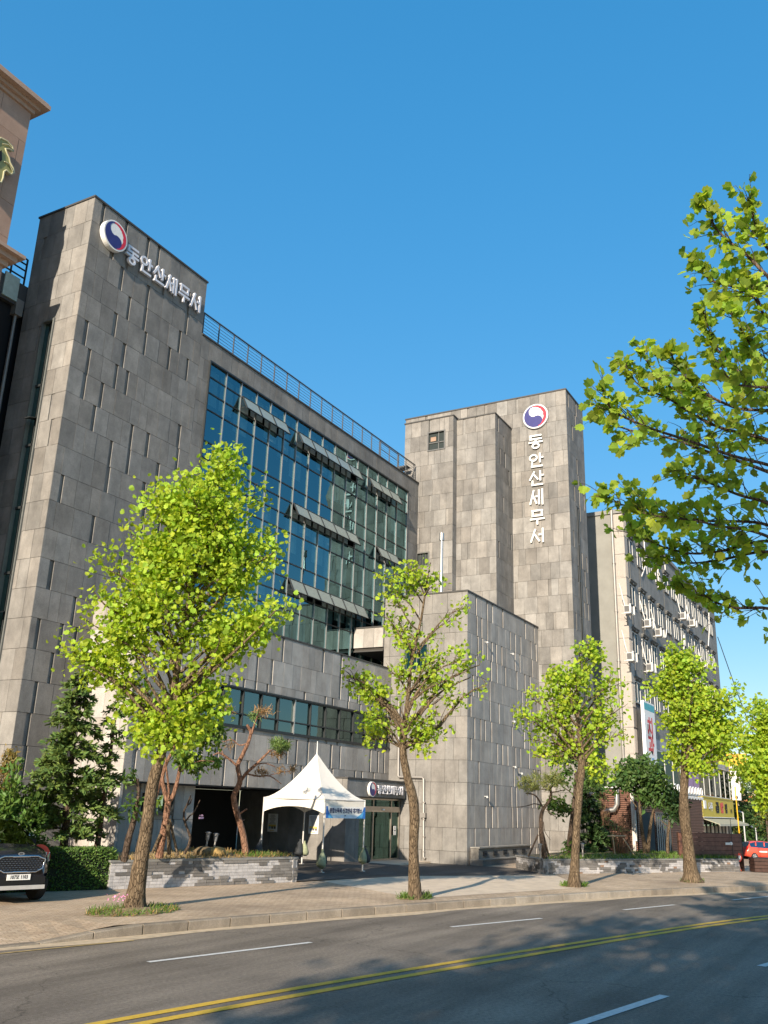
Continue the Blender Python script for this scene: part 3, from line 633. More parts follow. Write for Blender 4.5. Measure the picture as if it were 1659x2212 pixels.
# stone bench box with vents at the foot of the annex
q0 = gz(*[(1400+1515*.33152)*.54861, (2950+1390*.33152)*.54861], .18)
m = MB(); x1 = 43.5
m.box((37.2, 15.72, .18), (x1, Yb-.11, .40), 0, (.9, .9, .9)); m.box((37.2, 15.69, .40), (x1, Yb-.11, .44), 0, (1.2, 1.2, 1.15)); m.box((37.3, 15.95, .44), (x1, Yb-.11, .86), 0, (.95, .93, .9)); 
bn = tag(m.build('stone_bench', [STONE]), 'long low grey stone bench box with vent slots along the annex foot', 'bench')
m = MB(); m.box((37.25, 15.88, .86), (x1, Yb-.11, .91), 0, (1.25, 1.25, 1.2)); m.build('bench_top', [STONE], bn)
for k in range(5):
    xx = 37.75+k*1.15; m = MB(); m.box((xx, 15.935, .55), (xx+.42, 15.96, .73)); 
    for j in range(3): m.obox((xx, 15.92, .57+j*.055), (.42, 0, 0), (0, -.02, -.02), (0, 0, .012), 1)
    m.build('vent', [BLACK, DARK], bn)
# posters on the side wall of the entry
def poster(cx, cz, w, h, label, yel):
    m = MB(); x = 32.09; m.box((x, cx-w/2, cz-h/2), (x+.03, cx+w/2, cz+h/2), 0)
    for k in range(9):
        ww = w*random.uniform(.35, .8); z = cz+h*.42-k*h*.06; m.box((x-.004, cx-ww/2, z-.008), (x-.001, cx+ww/2, z+.008), 1)
    m.box((x-.003, cx-w*.4, cz-h*.25), (x-.001, cx+w*.4, cz-h*.10), 2)
    for k in range(3): m.box((x-.005, cx-w*.38+k*w*.27, cz-h*.33), (x-.001, cx-w*.17+k*w*.27, cz-h*.2), 3 if k == 2 else 1)
    m.box((x-.004, cx-w*.2, cz-h*.44), (x-.001, cx+w*.25, cz-h*.40), 2)
    tag(m.build('poster', [WHITE, plain('grey_ink', (.12, .12, .13), .7), plain('yellow_ink', (.7, .55, .15), .7), plain('blue_ink', (.15, .35, .5), .7)]), label, 'poster')
poster(20.82, 1.64, .46, .70, 'white and yellow poster on the entry wall under the middle of the tent', True)
poster(22.82, 1.64, .46, .70, 'dim white poster deep in the shaded entry, left of the tent back leg', False)
m = MB(); o = at(652, 1620+0, Yr); 
q = at((400+1085*.3617)*.54861, (2850+1010*.3617)*.54861, Yr-.02)
m.box((q.x-.12, Yr-.03, q.z-.07), (q.x+.12, Yr-.02, q.z-.01), 0); m.box((q.x-.1, Yr-.03, q.z+.02), (q.x+.02, Yr-.02, q.z+.05), 0); m.prism([(q.x+.02, Yr-.02, q.z), (q.x+.1, Yr-.02, q.z+.035), (q.x+.02, Yr-.02, q.z+.07)], (0, -.01, 0))
tag(m.build('arrow_sign', [plain('pink_sign', (.62, .38, .52), .6)]), 'small pink arrow sign on the wall left of the dark entry', 'sign')
# ---------------------------------------------------------------- vegetation
LEAF_Y = leafmat('tulip_leaf', (.37, .50, .05), .5); LEAF_D = leafmat('dark_leaf', (.07, .13, .025), .35)
LEAF_N = leafmat('near_leaf', (.31, .42, .055), .62); NEEDLE = leafmat('needle', (.115, .18, .045), .15); NEEDLE_B = leafmat('brown_needle', (.26, .16, .07), .2)
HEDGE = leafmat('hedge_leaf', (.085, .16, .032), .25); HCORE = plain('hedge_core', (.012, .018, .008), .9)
BARK = bark('tree_bark', (.085, .06, .04), (.27, .205, .135)); BARKD = bark('dark_bark', (.06, .045, .035), (.17, .125, .095)); BARKR = bark('red_bark', (.20, .10, .065), (.40, .24, .165))
def unit(v): return v/np.maximum(1e-9, np.linalg.norm(v, axis=-1, keepdims=True))
SHAPES = {'tulip': ([(0, 0, 0), (.46, .12, .10), (.50, .62, .14), (.30, .66, .08), (.22, .95, .05), (0, .84, -.02), (-.46, .12, .10), (-.50, .62, .14), (-.30, .66, .08), (-.22, .95, .05)], [(0, 1, 2, 3), (0, 3, 4, 5), (0, 8, 7, 6), (0, 5, 9, 8)]),
          'oval': ([(0, 0, 0), (.26, .4, .07), (0, 1, -.05), (-.26, .4, .07)], [(0, 1, 2), (0, 2, 3)]),
          'needle': ([(-.07, 0, 0), (.07, 0, 0), (.03, 1, .02), (-.03, 1, .02)], [(0, 1, 2, 3)]),
          'spray': ([(-.12, 0, 0), (.12, 0, 0), (.16, .6, -.04), (0, 1, -.10), (-.16, .6, -.04)], [(0, 1, 2, 3, 4)])}
def leaves(name, pts, size, mat, parent, shape='tulip', dirs=None, upb=.5, var=.3, origin=None, hue=.16, jit=.8):
    """a cloud of separate small leaves as one mesh"""
    n = len(pts); sv, sf = SHAPES[shape]; sv = np.array(sv, float); k = len(sv)
    d = unit(RNG.normal(size=(n, 3))) if dirs is None else unit(np.asarray(dirs)+RNG.normal(size=(n, 3))*jit*.5)
    nn = unit(RNG.normal(size=(n, 3))*.8+np.array([-.55, -.15, upb*1.1])); nn = unit(nn-d*(nn*d).sum(1, keepdims=True)); sd = np.cross(d, nn)
    s = size*RNG.uniform(.6, 1.25, n)
    v = pts[:, None, :] + s[:, None, None]*(sd[:, None, :]*sv[None, :, 0:1] + d[:, None, :]*sv[None, :, 1:2] + nn[:, None, :]*sv[None, :, 2:3])
    V = v.reshape(-1, 3); F = []
    off = np.arange(n)*k
    me = bpy.data.meshes.new(name); org = np.array(parent['_o']) if parent is not None else V.mean(0)
    for f in sf: F.append(off[:, None]+np.array(f)[None, :])
    me.from_pydata((V-org).tolist(), [], [r.tolist() for a in F for r in a])
    me.materials.append(mat); t = np.ones((n, 4)); b = 1+RNG.uniform(-var, var, n); h = RNG.uniform(-hue, hue, n)
    t[:, 0] = b*(1+h); t[:, 1] = b; t[:, 2] = b*(1-h)
    ca = me.color_attributes.new('tint', 'FLOAT_COLOR', 'POINT'); ca.data.foreach_set('color', np.repeat(t, k, 0).ravel().astype(np.float32)); me.update()
    o = bpy.data.objects.new(name, me); COL.objects.link(o)
    if parent is not None: o.parent = parent
    else: o.location = org
    o['_o'] = [float(q) for q in org]; return o
def curve(a, b, sag=.0, n=5, wob=.06):
    a, b = np.array(a), np.array(b); L_ = np.linalg.norm(b-a); out = []
    w = RNG.normal(size=(2, 3))*wob*L_
    for i in range(n+1):
        t = i/n; out.append(a+(b-a)*t+np.array([0, 0, sag*L_])*math.sin(math.pi*t)+(w[0]*math.sin(math.pi*t)+w[1]*math.sin(2*math.pi*t)*.5))
    return out
def street_tree(name, label, trunk, d, lobes, nleaf, lsize, group, mat=None, bk=None, cat='tree', sub=7, spread=.46, base=None, twigs=.5, shape='tulip', dzr=1.0, upb=.5, clus=26, limb_from=.45, bare=0, cl=.26, lr=1.0):
    """trunk: (x, y, half width) in photo measure at distance d; lobes: (x, y, rx, ry, share) crown volumes, as deep as they are wide"""
    k = d/FPX; P = [np.array(dep(x, y, d)) for x, y, _ in trunk]; R = [w*k*.84 for _, _, w in trunk]
    root = thing(name, label, cat, P[0], group)
    tm = MB(); Pf, Rf = [], []
    for i in range(len(P)-1):
        for j in range(4): t = j/4; Pf.append(P[i]*(1-t)+P[i+1]*t); Rf.append(R[i]*(1-t)+R[i+1]*t)
    Pf.append(P[-1]); Rf.append(R[-1]); Pf = np.array(Pf)
    Ps = Pf.copy()
    for _ in range(2): Ps[1:-1] = (Ps[:-2]+2*Ps[1:-1]+Ps[2:])/4
    Rf[0] *= 1.3; Rf[1] *= 1.06
    tm.tube(Ps, Rf, 14, rough=.10)
    tot = sum(l[4] for l in lobes); leafp = []; leafd = []
    n_up = int(len(Ps)*limb_from)
    for (lx, ly, rx, ry, sh) in lobes:
        c = np.array(dep(lx, ly, d)); a, b = rx*k, ry*k
        nl = max(2, int(round(sh/tot*nleaf/(clus*sub))))
        for i in range(nl):
            u = unit(RNG.normal(size=3))*RNG.uniform(.15, 1.0)**.5
            e = c+CR*u[0]*a+CU*u[1]*b+np.array([CF[0], CF[1], 0])*u[2]*a*dzr
            dist = np.linalg.norm(Ps[n_up:]-e, axis=1)+1.6*np.maximum(0, Ps[n_up:, 2]-e[2]+.85*np.linalg.norm((Ps[n_up:]-e)[:, :2], axis=1)); q = n_up+int(np.argmin(dist)); st = Ps[q]
            L_ = np.linalg.norm(e-st); r0 = min(Rf[q]*.55, .012+.014*L_)*lr
            cv = curve(st, e, .10, 6, .05); tm.tube(cv, [r0*(1-.8*t/6)+.004 for t in range(7)], 6, caps=False)
            for j in range(sub):
                s0 = cv[RNG.integers(2, 7)]; w = unit(RNG.normal(size=3)+unit(e-st)*.8+np.array([0, 0, .45]))
                e2 = s0+w*RNG.uniform(.4, 1.0)*max(.45, spread*(a+b)/2)
                # keep inside the lobe
                rel = np.array([np.dot(e2-c, CR)/a, np.dot(e2-c, CU)/b, np.dot(e2-c, CF)/(a*dzr)]); q_ = np.linalg.norm(rel)
                if q_ > 1.3: e2 = c+(e2-c)/q_*1.3
                c2 = curve(s0, e2, .06, 4, .06)
                if RNG.random() < twigs: tm.tube(c2, [.011, .009, .007, .005, .003], 4, caps=False)
                if RNG.random() < bare: continue
                m_ = int(RNG.integers(clus//2, clus*3//2)); t = RNG.uniform(.45, 1.1, m_)[:, None]
                pp = np.array(c2[1])*(1-t)+np.array(c2[-1])*t+RNG.normal(size=(m_, 3))*cl*.75
                leafp.append(pp); leafd.append(np.repeat(w[None, :]*.7+np.array([[0, 0, -.25]]), m_, 0))
    tm.build('trunk', [bk or BARK], root)
    leaves('crown', np.concatenate(leafp), lsize, mat or LEAF_Y, root, shape, np.concatenate(leafd), upb=upb, jit=1.6)
    return root
G = 'street trees along the far pavement'
street_tree('street_tree', 'big leaning street tree with a dense bright yellow green crown by the kerb',
  [(288, 1972, 29), (298, 1900, 22), (306, 1850, 18.5), (318, 1780, 16), (330, 1690, 15), (345, 1640, 13.5), (362, 1575, 11), (376, 1490, 9), (392, 1380, 7.5), (418, 1250, 5.5), (445, 1120, 3.5), (465, 1040, 2)], 19.2,
  [(480, 1065, 70, 70, 13), (400, 1100, 85, 65, 14), (325, 1165, 70, 75, 11), (500, 1165, 90, 70, 13), (440, 1210, 110, 75, 13), (568, 1225, 50, 70, 9), (265, 1265, 75, 55, 9), (585, 1300, 40, 40, 4),
   (360, 1290, 120, 45, 8), (520, 1320, 85, 50, 7), (225, 1345, 60, 50, 6), (150, 1425, 40, 36, 4), (215, 1450, 50, 28, 4), (310, 1395, 70, 40, 3), (470, 1400, 70, 35, 3), (550, 1390, 45, 55, 4), (390, 1500, 60, 32, 3), (290, 1535, 55, 40, 3), (470, 1520, 55, 45, 3), (345, 1590, 28, 22, 1), (420, 1570, 40, 30, 1.5)],
  19500, .104, G, sub=10, limb_from=.42, clus=26, bare=.14, cl=.23)
street_tree('street_tree', 'sparse street tree with a bent dark trunk, bare twigs on top, before the entrance',
  [(897, 1942, 18), (894, 1880, 14), (893, 1820, 12), (896, 1770, 13), (893, 1725, 13), (880, 1680, 10.5), (870, 1630, 9.5), (872, 1580, 8), (880, 1520, 5.5), (888, 1430, 4.5), (910, 1340, 3.2), (920, 1270, 2.2), (930, 1215, 1.2)], 23.2,
  [(895, 1250, 55, 40, 3), (850, 1275, 35, 35, 3), (950, 1290, 40, 40, 3), (870, 1370, 70, 50, 7), (1000, 1350, 45, 35, 4), (760, 1460, 42, 35, 6), (810, 1520, 60, 50, 6), (900, 1450, 70, 45, 7), (1000, 1440, 50, 40, 6), (1015, 1485, 40, 25, 4), (930, 1540, 75, 50, 8), (860, 1480, 50, 40, 3), (790, 1600, 45, 30, 2), (960, 1600, 45, 35, 3)],
  4800, .10, G, sub=8, twigs=1, limb_from=.52, clus=15, bare=.38, cl=.16)
street_tree('street_tree', 'half leafed street tree with a straight pale trunk in front of the low right planter',
  [(1240, 1916, 16), (1242, 1860, 11), (1246, 1780, 9.5), (1252, 1700, 9.5), (1258, 1650, 10), (1252, 1590, 6), (1246, 1530, 4.5), (1250, 1470, 3), (1255, 1420, 1.6)], 28.5,
  [(1190, 1440, 45, 42, 6), (1255, 1425, 50, 32, 6), (1300, 1480, 40, 40, 5), (1180, 1500, 55, 45, 7), (1245, 1500, 65, 50, 7), (1310, 1535, 42, 42, 6), (1335, 1570, 22, 30, 3), (1145, 1540, 45, 35, 4), (1200, 1580, 70, 45, 6), (1290, 1610, 55, 40, 6), (1195, 1630, 50, 25, 3), (1310, 1665, 35, 20, 3)],
  5400, .112, G, sub=9, twigs=1, limb_from=.5, clus=14, bare=.24, cl=.17)
street_tree('street_tree', 'full leafed street tree with a knobbly trunk by the brown plank fence',
  [(1495, 1906, 23), (1490, 1865, 16), (1485, 1810, 13), (1478, 1760, 14), (1477, 1715, 11), (1479, 1670, 10), (1480, 1625, 9), (1478, 1580, 6), (1480, 1520, 4.5), (1478, 1440, 3), (1472, 1400, 1.6)], 32.2,
  [(1465, 1415, 42, 42, 6), (1495, 1465, 62, 48, 8), (1450, 1480, 42, 40, 6), (1535, 1510, 55, 50, 8), (1480, 1540, 85, 55, 10), (1562, 1560, 45, 50, 7), (1462, 1570, 30, 40, 4), (1505, 1600, 85, 45, 9), (1580, 1605, 30, 35, 4), (1545, 1640, 50, 28, 4), (1485, 1650, 40, 28, 3), (1590, 1555, 26, 34, 3)],
  10500, .122, G, sub=10, twigs=.9, limb_from=.5, clus=17, bare=.12, cl=.19)
street_tree('street_tree', 'street tree at the right edge, only the left side of its crown in the picture',
  [(1700, 1898, 20), (1700, 1800, 14), (1698, 1720, 11), (1690, 1640, 8), (1690, 1560, 5), (1690, 1500, 2)], 37,
  [(1650, 1555, 42, 48, 6), (1625, 1610, 45, 45, 7), (1640, 1660, 45, 40, 7), (1605, 1665, 30, 30, 4), (1650, 1720, 35, 30, 5), (1700, 1560, 60, 60, 7), (1720, 1650, 60, 60, 7), (1660, 1690, 40, 40, 4)],
  7000, .14, G, sub=8, twigs=.8, limb_from=.5, clus=20, cl=.22)
# near tree: only its branches reach into the picture at the upper right
def near_tree():
    d0 = 11.5; k = d0/FPX; root = thing('street_tree', 'near tree reaching in from the upper right with large dark green leaves against the sky', 'tree', dep(2280, 2700, d0))
    tm = MB(); TR = [(2280, 2700, 50), (2270, 2100, 44), (2230, 1700, 36), (2150, 1350, 26), (2050, 1080, 20), (1940, 900, 14), (1850, 720, 9), (1780, 560, 6)]
    tm.tube([dep(x, y, d0) for x, y, _ in TR], [w*k for _, _, w in TR], 14, rough=.1)
    a = lambda x, y: ((2250+x*.4975)*.54861, (700+y*.4975)*.54861); b = lambda x, y: ((2250+x*.42194)*.54861, (1850+y*.42194)*.54861)
    BR = [[(1870, 760), a(1556, 790), a(1400, 620), a(1250, 510), a(1130, 390), a(1080, 280), a(1040, 200)], [(1830, 680), a(1650, 700), a(1556, 560), a(1490, 470), a(1440, 330), a(1400, 170)], [(1870, 760), a(1650, 850), a(1480, 870), a(1300, 865), a(1130, 830), a(1030, 760), a(1000, 690)],
      [(2050, 1080), a(1750, 1800), a(1556, 1690), a(1390, 1590), a(1260, 1470), a(1160, 1370), a(1110, 1260), a(1040, 1060)], [(2050, 1080), a(1800, 1880), a(1556, 1840), a(1330, 1835), a(1150, 1760), a(1040, 1690), a(940, 1610), a(830, 1500), a(790, 1400)],
      [(2100, 1200), a(1800, 2180), a(1556, 2100), a(1300, 1980), a(1100, 1850), a(930, 1740), a(760, 1640), a(640, 1540), a(570, 1390)], [(2150, 1350), a(1700, 2300), a(1300, 2212), a(900, 2070), a(640, 1990), a(470, 1920), a(300, 1830), a(250, 1700)], [(2100, 1200), a(1400, 2260), a(1100, 2180), a(800, 2060), a(500, 2010), a(350, 1960), a(230, 1880)],
      [(2050, 1080), a(1500, 2050), a(1200, 1990), a(1000, 1900), a(780, 1750), a(600, 1680), a(480, 1600), a(420, 1470)], [(2000, 1000), a(1700, 1500), a(1500, 1430), a(1400, 1300), a(1330, 1180), a(1250, 1060)], [(2050, 1080), a(1750, 1650), a(1500, 1660), a(1300, 1640), a(1180, 1560)],
      [(2200, 1500), b(1900, 520), b(1659, 480), b(1250, 480), b(1000, 430), b(700, 350), b(450, 330), b(300, 200)], [(2200, 1500), b(1900, 640), b(1659, 560), b(1400, 530), b(1150, 470), b(850, 440), b(600, 390)], [(2200, 1500), b(1900, 640), b(1659, 690), b(1400, 760), b(1150, 790), b(900, 740), b(700, 650), b(560, 580)],
      [(2200, 1550), b(1900, 740), b(1659, 780), b(1450, 830), b(1200, 870), b(1000, 870), b(860, 820), b(760, 780)], [(2230, 1700), b(1900, 1280), b(1659, 1290), b(1500, 1290), b(1350, 1240), b(1250, 1170), b(1100, 1160), b(1000, 1080)], [(2150, 1350), b(1850, 300), b(1600, 250), b(1350, 150), b(1150, 60), b(950, 0)], [(2000, 1000), a(1800, 1250), a(1600, 1180), a(1500, 1050), a(1450, 950), a(1380, 900)]]
    pts, drs = [], []
    for path in BR:
        dd = RNG.uniform(-1.3, 1.1); n = len(path); Q = []
        for i in range(n-1):
            for q in range(6): t = q/6; f = (i+t)/(n-1); Q.append(np.array(dep(path[i][0]*(1-t)+path[i+1][0]*t, path[i][1]*(1-t)+path[i+1][1]*t, d0+dd*min(1, f*1.6))))
        Q.append(np.array(dep(*path[-1], d0+dd))); Q = np.array(Q)
        for _ in range(4): Q[1:-1] = (Q[:-2]+2*Q[1:-1]+Q[2:])/4
        m_ = len(Q); tm.tube(Q, [.022*(1-i/m_)**.8+.004 for i in range(m_)], 6, caps=False)
        s0 = int(m_*.07)
        for i in range(s0, m_-1):
            t = unit(Q[i+1]-Q[i])
            if RNG.random() < .88:
                for sgn in ((1,) if RNG.random() < .5 else (-1,)):
                    side = CU*sgn*RNG.uniform(.35, 1.0)+CF*RNG.normal()*.5+np.array([0, 0, .25]); w = unit(t*RNG.uniform(.6, 1.1)+side*.8); L_ = RNG.uniform(.16, .62)*(1.1-.5*i/m_)
                    c2 = np.array(curve(Q[i], Q[i]+w*L_, .05, 5, .05)); tm.tube(c2, [.007, .006, .005, .004, .003, .0025], 4, caps=False)
                    for q in range(1, 6):
                        for _ in range(1 if q < 4 else 2):
                            if RNG.random() < .36: continue
                            pd = unit(w*.5+RNG.normal(size=3)*.8+np.array([0, 0, .1])); e = c2[q]+pd*RNG.uniform(.02, .06); tm.tube([c2[q], e], [.0025, .002], 3, caps=False); pts.append(e); drs.append(pd+np.array([0, 0, -.35]))
            elif i > m_*.5:
                pd = unit(RNG.normal(size=3)); pts.append(Q[i]+pd*.03); drs.append(pd)
        for _ in range(4): pts.append(Q[-1]+RNG.normal(size=3)*.03); drs.append(unit(Q[-1]-Q[-3])+RNG.normal(size=3)*.6)
    tm.build('trunk', [BARKD], root); leaves('crown', np.array(pts), .122, LEAF_N, root, 'tulip', np.array(drs), upb=.2, jit=.9, var=.4)
near_tree()
# trees on the photographer's pavement: out of frame, their crowns shade the near lanes
def shade_tree(p, h, R, label, n=2600):
    p = np.array(p, float); root = thing('street_tree', label, 'tree', p, 'street trees on the near pavement'); m = MB()
    m.tube([p, p+[.1, .05, h*.3], p+[0, .1, h*.6], p+[.1, 0, h*.95]], [.22, .17, .12, .04], 10, rough=.1); pts = []
    for i in range(46):
        u = unit(RNG.normal(size=3))*RNG.uniform(.3, 1)**.5; e = p+np.array([0, 0, h*.72])+u*np.array([R, R, h*.30])
        st = p+np.array([0, 0, min(e[2]-p[2]-.3, h*RNG.uniform(.3, .7))]); cv = curve(st, e, .1, 4); m.tube(cv, [.05, .04, .03, .02, .01], 5, caps=False)
        pts.append(e+RNG.normal(size=(n//46, 3))*.42)
    m.build('trunk', [BARK], root); leaves('crown', np.concatenate(pts), .22, LEAF_N, root, 'tulip')
shade_tree((-11.0, 1.3, .15), 10.0, 2.9, 'tall leafy street tree behind the photographer on the near pavement, farther one', 5000); shade_tree((-4.4, .3, .15), 10.5, 2.9, 'tall leafy street tree close behind the photographer on the near pavement', 5200)
shade_tree((-1.6, -1.6, .15), 11.5, 2.6, 'very tall leafy street tree right beside the photographer', 4500)
# --- conifers
def conifer(label, base, top, spread_l, spread_r, mat, n_br, nd, name='conifer', droop=.25, bare_below=.12, gap=0, bk=None, lean=None, r0=.11, dens=34, size=.17):
    base, top = np.array(base), np.array(top); H = np.linalg.norm(top-base); root = thing(name, label, 'tree', base); m = MB()
    mid = (base+top)/2 if lean is None else (base+top)/2+np.array(lean)
    tr = [base*(1-t)**2+2*mid*t*(1-t)+top*t*t for t in np.linspace(0, 1, 12)]; m.tube(tr, [r0*(1-.9*i/11) for i in range(12)], 8, rough=.12)
    pts, dr = [], []
    for i in range(n_br):
        t = bare_below+(1-bare_below)*((i+RNG.random())/n_br); f_ = min(10.99, t*11); q = np.array(tr[int(f_)])*(1-f_ % 1)+np.array(tr[int(f_)+1])*(f_ % 1)
        a = RNG.uniform(0, 2*math.pi); dirv = np.array([math.cos(a), math.sin(a), 0.0]); side = np.dot(dirv, CR)
        L_ = ((spread_r if side > 0 else spread_l)*abs(side)+.5*(spread_l+spread_r)*(1-abs(side)))*(1-t)**.75*RNG.uniform(.35, 1.15)+.12
        e = q+dirv*L_+np.array([0, 0, -droop*L_+.12*L_]); cv = curve(q, e, .10, 5, .04); m.tube(cv, [.022, .018, .014, .01, .007, .004], 4, caps=False)
        cv = np.array(cv); ns = int(dens*max(.25, L_))
        for j in range(ns):
            f = RNG.uniform(.15, 1.0)*5; k_ = min(4, int(f)); w = cv[k_]+(cv[k_+1]-cv[k_])*(f-k_); sd = np.cross(dirv, [0, 0, 1])*(1 if RNG.random() < .5 else -1)
            out = unit(dirv*.8+sd*RNG.uniform(.2, 1.1)+np.array([0, 0, RNG.uniform(-.25, .2)])); ll = RNG.uniform(.05, .32)*L_*.8+.04
            for b in range(3): pts.append(w+out*ll*(b/3)+RNG.normal(size=3)*.025); dr.append(out)
    m.build('trunk', [bk or BARKD], root); leaves('foliage', np.array(pts), size, mat, root, 'spray', np.array(dr), upb=1.0, jit=.9, var=.35)
    return root
dp_ = float(np.dot(np.array(at(139, 1829, 20.0))-CAM, CF))
b1 = np.array(at(141, 1832, 19.7)); b1[2] = .25
t1 = np.array(dep(172, 1455, np.dot(b1-CAM, CF)))
conifer('broad dark green conifer with layered branches behind the clipped hedge', b1, t1, 1.6, 1.6, NEEDLE, 105, 5, r0=.13, dens=48, bare_below=.22)
b2 = np.array(at(208, 1836, 19.4)); b2[2] = .25; t2 = np.array(dep(262, 1460, np.dot(b2-CAM, CF)))
conifer('thin leaning conifer with a bare lower trunk against the sunlit podium wall', b2, t2, .95, .75, NEEDLE, 34, 5, r0=.10, bare_below=.30, droop=.45, dens=40)
b3 = np.array(at(1276, 1850, 12.9)); b3[2] = .6; t3 = np.array(dep(1270, 1660, np.dot(b3-CAM, CF)))
conifer('bushy dark green conifer in the right planter between two trunks', b3, t3, 1.1, 1.6, leafmat('cedar', (.05, .095, .03), .2), 75, 5, r0=.07, droop=.3, bare_below=.04, dens=50, size=.2)
# --- pines with bare bent trunks and tufts of needles
def path_tree(name, label, Y, base_px, paths, tufts, bk, tmat, cat='tree', tn=150, tsize=.16, shape='needle', group=None, zb=None, org=None):
    m = MB(); b = at(*base_px, Y) if org is None else org; d = float(np.dot(np.array(b)-CAM, CF)); root = thing(name, label, cat, b, group)
    for pth in paths:
        P = []; dd = d+RNG.uniform(-.25, .25) if pth is not paths[0] else d
        for i, (x, y, w) in enumerate(pth): P.append(np.array(dep(x, y, d+(dd-d)*i/max(1, len(pth)-1))))
        Q, Rr = [], []
        for i in range(len(P)-1):
            for j in range(3): t = j/3; Q.append(P[i]*(1-t)+P[i+1]*t); Rr.append((pth[i][2]*(1-t)+pth[i+1][2]*t)*d/FPX)
        Q.append(P[-1]); Rr.append(pth[-1][2]*d/FPX); Q = np.array(Q)
        if len(Q) > 3: Q[1:-1] = (Q[:-2]+2*Q[1:-1]+Q[2:])/4
        m.tube(Q, Rr, 9, rough=.12)
    m.build('trunk', [bk], root); pts, dr = [], []
    for (x, y, rx, ry, n) in tufts:
        c = np.array(dep(x, y, d+RNG.uniform(-.2, .2))); k = d/FPX; ng = max(3, n//10)
        for i in range(ng):
            u = unit(RNG.normal(size=3))*RNG.random()**.4; q = c+CR*u[0]*rx*k+CU*u[1]*ry*k+CF*u[2]*rx*k*.8
            for j in range(10):
                w = unit(RNG.normal(size=3)+np.array([0, 0, .5 if shape == 'needle' else -.4])); pts.append(q+RNG.normal(size=3)*(.02 if shape == 'needle' else .10)); dr.append(w)
    if pts: leaves('foliage', np.array(pts), tsize, tmat, root, shape, np.array(dr), upb=.6, jit=.5, var=.35)
    return root, d
zz = lambda x0, y0, s: (lambda x, y, w=2: ((x0+x*s)*.54861, (y0+y*s)*.54861, w))
a = zz(900, 2600, .60277)
pr_, dpn = path_tree('pine_tree', 'bent pine with a red upper trunk and sparse browning needles, left of the white tent', 17.3, a(115, 1265)[:2],
  [[a(115, 1270, 8), a(95, 1130, 7), a(55, 1000, 6.5), a(28, 890, 6.5), a(78, 800, 6), a(70, 740, 5), a(55, 690, 5), a(90, 620, 4.5), a(128, 540, 4), a(150, 470, 3.5), a(120, 420, 3)],
   [a(75, 800, 3), a(110, 740, 3.5), a(180, 680, 3), a(240, 620, 2.5), a(270, 590, 2)], [a(150, 480, 3), a(175, 400, 2), a(200, 340, 1.5), a(240, 320, 1)], [a(55, 690, 2.5), a(0, 640, 2.5), a(-60, 600, 2), a(-100, 620, 1.3)],
   [a(110, 740, 1.8), a(200, 760, 1.8), a(270, 750, 1.4), a(345, 808, .8)], [a(180, 680, 1.5), a(240, 670, 1.2), a(305, 695, 1)], [a(130, 540, 1.6), a(70, 560, 1.4), a(20, 510, 1.2), a(-40, 540, .9), a(-60, 480, .7)], [a(-20, 640, 1.2), a(-60, 560, 1), a(-100, 560, .7)], [a(60, 1010, 2), a(120, 970, 1.8)], [a(90, 1050, 1.2), a(105, 1040, 1)], [a(270, 590, 1.2), a(330, 570, 1), a(380, 590, .8)], [a(270, 750, .8), a(350, 730, .7), a(420, 720, .6)]],
  [(*a(345, 560)[:2], 20, 14, 420), (*a(300, 540)[:2], 12, 10, 130), (*a(160, 370)[:2], 14, 12, 150)], BARKR, NEEDLE, tn=200)
dr_ = []; pts = []
for (x, y, rx, ry, n) in ((*a(230, 330)[:2], 22, 7, 160), (*a(330, 610)[:2], 22, 8, 160), (*a(215, 730)[:2], 14, 8, 110), (*a(340, 720)[:2], 10, 7, 60), (*a(420, 715)[:2], 7, 6, 60), (*a(0, 330)[:2], 12, 8, 70), (*a(0, 560)[:2], 14, 8, 50)):
    c = np.array(dep(x, y, dpn)); k = dpn/FPX
    for i in range(n): u = RNG.normal(size=3)*.5; pts.append(c+CR*u[0]*rx*k+CU*u[1]*ry*k+CF*u[2]*rx*k*.6); dr_.append(RNG.normal(size=3)+np.array([0, 0, .2]))
leaves('dry_needles', np.array(pts), .15, NEEDLE_B, pr_, 'needle', np.array(dr_), jit=.3)
c5 = zz(400, 2850, .3617)
